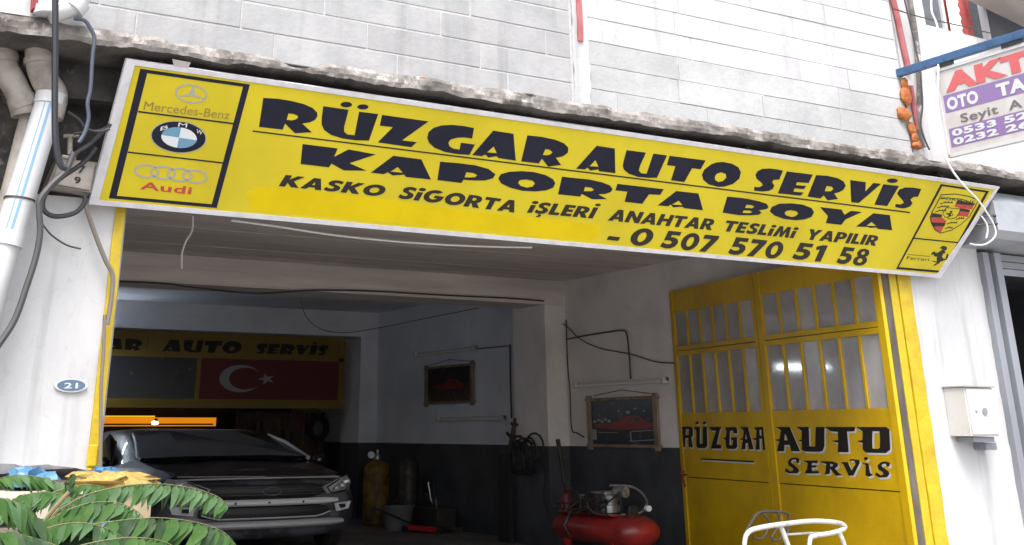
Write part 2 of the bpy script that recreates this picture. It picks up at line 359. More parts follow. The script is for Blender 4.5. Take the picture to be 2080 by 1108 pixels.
# ceilings with board marks: real shallow ribs between the boards
def boarded(name, x0, x1, y0, y1, z, material, pitch=.7, th=.25):
    mb = MB(); y = y0
    while y < y1 - .01:
        b = min(y + pitch * random.uniform(.7, 1.2), y1); dz = random.uniform(-.003, .003)
        mb.box(x0, x1, y, b - .002, z + dz, z + th); y = b
    mb.box(x0, x1, y0, y1, z + .012, z + th + .004)
    return struct(name, mb, material)
boarded('ceiling_front', 1.3, WX, 8.25, 14.5, 3.55, 'soffit')
boarded('ceiling_middle', 1.3, WX, 15.2, 20.8, 3.6, 'inner_blue')
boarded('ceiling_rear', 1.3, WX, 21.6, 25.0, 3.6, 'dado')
def beam(name, x0, x1, y0, y1, z0, z1, material):
    mb = MB(); z = z0; hs_ = (z1 - z0) / 3
    for k in range(3):
        dy = random.uniform(-.006, .006) if k else 0
        mb.box(x0, x1, y0 + dy, y1, z0 + k * hs_, z0 + (k + 1) * hs_ - .005)
    mb.box(x0, x1, y0 + .012, y1 - .002, z0 + .002, z1)
    return struct(name, mb, material)
beam('front_beam', 1.3, WX, 14.5, 15.2, 3.2, 3.75, 'soffit')
beam('rear_beam', 1.3, WX, 20.8, 21.6, 3.15, 3.85, 'inner_blue')
def wobbly_column(x0, x1, y0, y1, z0, z1, seg=14, amp=.006):
    mb = MB(); vs = []; fs = []
    for i in range(seg + 1):
        z = z0 + (z1 - z0) * i / seg
        for (x, y) in ((x0, y0), (x1, y0), (x1, y1), (x0, y1)):
            vs.append((x + amp * noise.noise(Vector((x * 3, y * 7, z * 4))), y + amp * noise.noise(Vector((y, x * 5, z * 5 + 9))), z))
    for i in range(seg):
        for k in range(4): fs.append((i * 4 + k, i * 4 + (k + 1) % 4, i * 4 + 4 + (k + 1) % 4, i * 4 + 4 + k))
    fs += [(3, 2, 1, 0), (seg * 4, seg * 4 + 1, seg * 4 + 2, seg * 4 + 3)]
    return mb.add(vs, fs)
p1 = thing('pillar', 'pale square pillar behind the red compressor carrying the front beam', 'pillar', (9.92, 14.9, 0))
obj('shaft', wobbly_column(9.735, WX - .002, 14.5, 15.38, 1.28, 3.198), 'inner_white', p1)
obj('painted_dado', MB().box(9.733, WX - .006, 14.497, 15.383, 0, 1.278), 'dado', p1)
p2 = thing('pillar', 'bluish square pillar at the far right end of the flag panel', 'pillar', (9.92, 21.2, 0))
obj('shaft', wobbly_column(9.735, WX - .002, 20.8, 21.6, 1.28, 3.148), 'inner_blue', p2)
obj('painted_dado', MB().box(9.733, WX - .006, 20.797, 21.603, 0, 1.278), 'dado', p2)

# ================================================================ facade
def rough_wall(x0, x1, z0, z1, y0, y1, amp=.008, edge=.0, nx=None, nz=None, seed=0):
    """wall slab whose front face (y0) is an uneven grid, ragged side edges if asked"""
    nx = nx or max(2, int((x1 - x0) / .08)); nz = nz or max(2, int((z1 - z0) / .08)); vs = []; fs = []
    for j in range(nz + 1):
        z = z0 + (z1 - z0) * j / nz
        for i in range(nx + 1):
            x = x0 + (x1 - x0) * i / nx
            ex = edge * noise.noise(Vector((i * 7.3 + seed, z * 9, seed))) if i in (0, nx) else 0
            vs.append((x + ex, y0 + amp * noise.fractal(Vector((x * 2.2 + seed, z * 2.2, 3)), 1, 2, 4), z))
    for j in range(nz):
        for i in range(nx): a = j * (nx + 1) + i; fs.append((a, a + 1, a + nx + 2, a + nx + 1))
    o = len(vs)
    # border to the back
    bd = [i for i in range(nx + 1)] + [j * (nx + 1) + nx for j in range(1, nz + 1)] + [nz * (nx + 1) + i for i in range(nx - 1, -1, -1)] + [j * (nx + 1) for j in range(nz - 1, 0, -1)]
    for k in bd: vs.append((vs[k][0], y1, vs[k][2]))
    n = len(bd)
    for k in range(n): fs.append((bd[k], bd[(k + 1) % n], o + (k + 1) % n, o + k))
    fs.append(tuple(o + k for k in range(n)))
    mb = MB(); mb.add(vs, fs); mb.smooth = True; return mb
fw = thing('facade_pier', 'white plastered wall left of the garage opening with the house number plate', 'wall', (1.0, 8.1, 0))
obj('plaster', rough_wall(-5, 1.866, 0, 2.96, 8.0, 8.25, .012, .012, nx=80, nz=46, seed=1), 'white_paint', fw)
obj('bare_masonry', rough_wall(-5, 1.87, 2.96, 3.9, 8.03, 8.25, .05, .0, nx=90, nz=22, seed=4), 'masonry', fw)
fr = thing('facade_pier', 'white plastered pier between the yellow garage frame and the grey shutter', 'wall', (10.3, 8.1, 0))
obj('plaster', rough_wall(9.775, 10.90, 0, 3.885, 8.0, 8.25, .012, .014, nx=20, nz=60, seed=2), 'white_paint', fr)
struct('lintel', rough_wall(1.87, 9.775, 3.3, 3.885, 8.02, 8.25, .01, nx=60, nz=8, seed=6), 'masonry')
# slab with broken edge
def slab():
    mb = MB(); vs = []; fs = []; us = []; n = 900; X0, X1 = -2., 14.
    prof = None; K = 9
    for i in range(n + 1):
        x = X0 + (X1 - X0) * i / n; F = lambda s, a, q: a * noise.fractal(Vector((x * s, q, 1.7)), 1, 2, 5)
        chip = max(0, noise.noise(Vector((x * 1.9, 4.2, 0))) - .18) * .16      # places where the lip has broken away
        ztop = 3.992 + .0035 * (x - 5) + F(.9, .022, 0) + F(4, .009, 5) - chip * .5
        zlow = 3.880 + .003 * (x - 5) + F(.8, .022, 9) + F(3.1, .012, 12) + chip * .5
        yf = 7.40 + F(1.6, .022, 20) + chip
        ring = [(x, 7.62, ztop + .012), (x, yf + .06, ztop + F(6, .006, 31)), (x, yf + .010 + F(9, .008, 57), ztop - .010 + F(7, .008, 33)), (x, yf + F(5, .010, 35) + F(10, .010, 51), (ztop * .65 + zlow * .35)),
                (x, yf + .002 + F(5, .012, 37) + F(11, .014, 53), (ztop * .3 + zlow * .7)), (x, yf + .016 + F(6, .008, 39), zlow + .004 + F(9, .010, 55)), (x, yf + .12, zlow - .010 + F(5, .012, 41)), (x, yf + .3, zlow - .02 + F(4, .012, 43)), (x, 8.24, 3.872 + F(3, .008, 45))]
        vs += ring
    for i in range(n):
        for k in range(K - 4): a = i * K + k; fs.append((a, a + 1, a + K + 1, a + K))
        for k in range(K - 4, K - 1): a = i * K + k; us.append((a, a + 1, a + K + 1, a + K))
    # back and top closure
    o = len(vs)
    for i in range(n + 1): x = X0 + (X1 - X0) * i / n; vs.append((x, 8.24, 4.0)); 
    for i in range(n): fs.append((i * K + K - 1, o + i, o + i + 1, (i + 1) * K + K - 1)); fs.append((i * K, (i + 1) * K, o + i + 1, o + i))
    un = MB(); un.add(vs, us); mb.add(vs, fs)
    return mb, un
sb = thing('concrete_ledge', 'long rough grey concrete ledge running above the yellow sign', 'ledge', (5, 7.8, 3.88))
sl1, sl2 = slab()
obj('slab_edge', sl1, 'concrete', sb); obj('slab_underside', sl2, 'underside_shade', sb)
# mortar droppings and brick bits on the ledge
bits = [('red', (3.93, 7.44, 4.02), .05), ('grey', (4.05, 7.45, 4.015), .04), ('red', (4.35, 7.44, 4.01), .03), ('grey', (4.9, 7.44, 4.02), .06), ('grey', (4.75, 7.45, 4.01), .04), ('grey', (2.35, 7.45, 3.98), .035)]
M['brick_bit'] = mat('brick_crumb', (.42, .17, .13), .9, col2=(.3, .2, .17), scale=9)
def rubble(c, r, seed):
    mb = MB(); vs = []; fs = []; n = 8; lv = [(-.5, .6), (0, 1), (.45, .8), (.7, .3)]
    for h, q in lv:
        for k in range(n):
            a = 2 * math.pi * k / n; rr = r * q * (1 + .35 * noise.noise(Vector((math.cos(a) * 2, math.sin(a) * 2 + seed, h * 3))))
            vs.append((c[0] + rr * 1.8 * math.cos(a), c[1] + rr * math.sin(a), c[2] + h * r * .5))
    for i in range(3):
        for k in range(n): fs.append((i * n + k, i * n + (k + 1) % n, (i + 1) * n + (k + 1) % n, (i + 1) * n + k))
    fs += [tuple(range(n))[::-1], tuple(3 * n + k for k in range(n))]
    return mb.add(vs, fs)
for i, (c_, p_, r_) in enumerate(bits): obj('rubble', rubble((p_[0], p_[1], p_[2] - .035), r_ * .8, i * 3.1), 'brick_bit' if c_ == 'red' else 'concrete', sb)

# ---- block walls above
def block(parent, x0, x1, z0, z1, y, material, cache, jig):
    w = x1 - x0; h = z1 - z0; key = (round(w, 3), round(h, 3), material)
    if key not in cache:
        mb = MB(); mb.box(-w / 2, w / 2, -.02, .1, -h / 2, h / 2, .004)
        cache[key] = finish_mesh('block', mb, M[material])
    o = bpy.data.objects.new('block', cache[key]); COL.objects.link(o); o.parent = parent
    po = Vector(ORIG[parent.name]); o.location = Vector(((x0 + x1) / 2, y + random.uniform(-jig, jig), (z0 + z1) / 2)) - po
    o.rotation_euler = (random.uniform(-.006, .006), random.uniform(-.003, .003), random.uniform(-.003, .003)); return o
cache = {}
CH = .2125
uw = thing('block_wall', 'bare grey concrete block wall above the left half of the yellow sign', 'wall', (3.4, 7.6, 3.97))
obj('mortar', MB().box(-5, 5.40, 7.5055, 7.75, 3.97, 6.6), 'mortar', uw)
for r in range(10):
    z0 = 3.955 + r * CH; off = {0: .75, 1: .49, 2: .13, 3: .40}[r % 4]
    x = off - 6 + (0 if r % 4 else 0)
    while x < 5.38:
        a = max(x, -4.9); b = min(x + 1.0, 5.38)
        if b - a > .05: block(uw, a + .006, b - .006, z0 + .006, z0 + CH - .006, 7.52, 'block_grey', cache, .001)
        x += 1.0
mw = thing('block_wall', 'whitewashed block wall between the two red strips above the sign', 'wall', (7.5, 7.6, 3.97))
obj('mortar', MB().box(5.52, 9.50, 7.508, 7.75, 3.97, 6.6), 'mortar_dark', mw)
for r in range(11):
    z0 = 3.94 + r * CH; off = [.84 , .53, .55, .72, .54, .60, .50][r % 7]
    mt = 'block_half' if r < 3 else 'block_white'
    x = 5.535 - 1.0 + ((off - .535) % 1.0)
    if x < 5.535 and x + 1 - 5.535 < .12: x += 0
    while x < 9.49:
        a = max(x, 5.525); b = min(x + 1.0, 9.49)
        if b - a > .05: block(mw, a + .003, b - .003, z0 + .002, z0 + CH - .003, 7.52, mt, cache, .003)
        x += 1.0
obj('mortar_smear', rough_wall(5.40, 5.56, 3.97, 6.6, 7.492, 7.70, .012, .02, nx=4, nz=60, seed=9), 'block_white', mw)
tag(obj('red_strip', rough_wall(5.445, 5.50, 4.55, 6.6, 7.478, 7.60, .006, .01, nx=3, nz=70, seed=11), 'red_strip'), 'narrow red painted strip between the grey and the whitewashed block walls', 'strip')
tag(obj('red_strip', MB().tube([(9.496,7.470,5.820),(9.536,7.470,5.551),(9.567,7.470,5.178),(9.593,7.470,4.890)], .032, 8), 'red_strip'), 'thin red pipe running down to the blue bar of the side sign', 'pipe')
tag(obj('red_strip', MB().tube([(9.587,7.470,4.733),(9.588,7.470,4.475),(9.601,7.470,4.273)], .026, 8), 'red_strip'), 'short red pipe below the blue bar beside the orange foam', 'pipe')
# foam lumps
fo = thing('foam_filler', 'orange expanding foam squeezed out of the wall joint below the blue bar', 'foam', (9.412,7.450,4.372))
def lump(c, rx, rz, seed):
    mb = MB(); vs = []; fs = []; n = 10; m_ = 7
    for i in range(m_ + 1):
        ph = math.pi * i / m_
        for k in range(n):
            th = 2 * math.pi * k / n; d = Vector((math.sin(ph) * math.cos(th), math.sin(ph) * math.sin(th), math.cos(ph)))
            q = 1 + .35 * noise.noise(d * 1.8 + Vector((seed, 0, 0)))
            vs.append((c[0] + d.x * rx * q, c[1] + d.y * rx * .7 * q, c[2] + d.z * rz * q))
    for i in range(m_):
        for k in range(n): fs.append((i * n + k, i * n + (k + 1) % n, (i + 1) * n + (k + 1) % n, (i + 1) * n + k))
    mb.add(vs, fs); mb.smooth = True; return mb
for i, (c_, rx, rz) in enumerate(zip([(9.501,7.470,4.736),(9.489,7.470,4.616),(9.417,7.470,4.417),(9.501,7.470,4.276),(9.524,7.470,4.189),(9.535,7.470,4.110)], (.05, .065, .085, .05, .045, .06), (.075, .10, .07, .065, .055, .04))): obj('foam_lump', lump(c_, rx, rz, i * 2.3), 'foam', fo)

# ---- right upper facade with windows
rw = thing('upper_facade', 'white plastered upper wall behind the hanging sign, with windows', 'wall', (11, 7.7, 4))
obj('plaster', rough_wall(9.52, 15.5, 3.99, 5.47, 7.5, 7.75, .01, 0, nx=60, nz=20, seed=13), 'white_paint', rw)
obj('plaster', rough_wall(9.52, 10.02, 5.47, 6.7, 7.5, 7.75, .01, 0, nx=8, nz=16, seed=14), 'white_paint', rw)
obj('wall_inside', MB().box(10.02, 15.5, 8.3, 8.4, 5.3, 6.7), 'dado', rw)
def window(x0, x1, z0, z1, y, glassmat='win_glass'):
    fr_ = MB(); w = .045
    fr_.box(x0, x0 + w, y - .03, y + .04, z0, z1); fr_.box(x1 - w, x1, y - .03, y + .04, z0, z1)
    fr_.box(x0 + w, x1 - w, y - .028, y + .038, z0, z0 + w * .5); fr_.box(x0 + w, x1 - w, y - .028, y + .038, z1 - w, z1)
    w_ = obj('window', fr_, 'upvc', rw)
    obj('pane', MB().box(x0 + w, x1 - w, y, y + .006, z0 + w * .5, z1 - w), glassmat, w_)
window(9.99, 10.42, 5.47, 6.6, 7.56)
window(11.10, 12.4, 5.42, 6.6, 7.56)
# curtain in the middle window
cur = thing('curtain', 'red curtain with white fringed border hanging in the upper window', 'curtain', (10.8, 7.62, 5.45))
def drape(x0, x1, z0, z1, y, n=40, amp=.012, fr=22):
    mb = MB(); vs = []; fs = []
    for i in range(n + 1):
        x = x0 + (x1 - x0) * i / n; yy = y + amp * math.sin(x * fr * 6.28 / (1)) + amp * .5 * math.sin(x * 31)
        vs += [(x, yy, z0), (x, yy, z1)]
    for i in range(n): fs.append((2 * i, 2 * i + 2, 2 * i + 3, 2 * i + 1))
    mb.add(vs, fs); mb.smooth = True; return mb
obj('red_fabric', drape(10.46, 10.95, 5.44, 6.6, 7.60, amp=.006, fr=8), 'red_cloth', cur)
obj('white_border', drape(10.52, 10.66, 5.44, 6.6, 7.575, n=16, amp=.006, fr=9), 'white_cloth', cur)
obj('fringe', MB().poly([[(10.64, 5.44)] + [(10.70 + (.03 if k % 2 else 0) , 5.44 + k * .05) for k in range(24)] + [(10.64, 6.6)]], lambda u, v, h: (u, 7.568 - h, v)), 'white_cloth', cur)
cp = bar((10.75, 7.2, 6.02), (12.6, 7.2, 5.70), .5, .30); cb = tag(obj('canopy', cp, 'beige'), 'beige rendered canopy edge above the upper right windows', 'canopy')

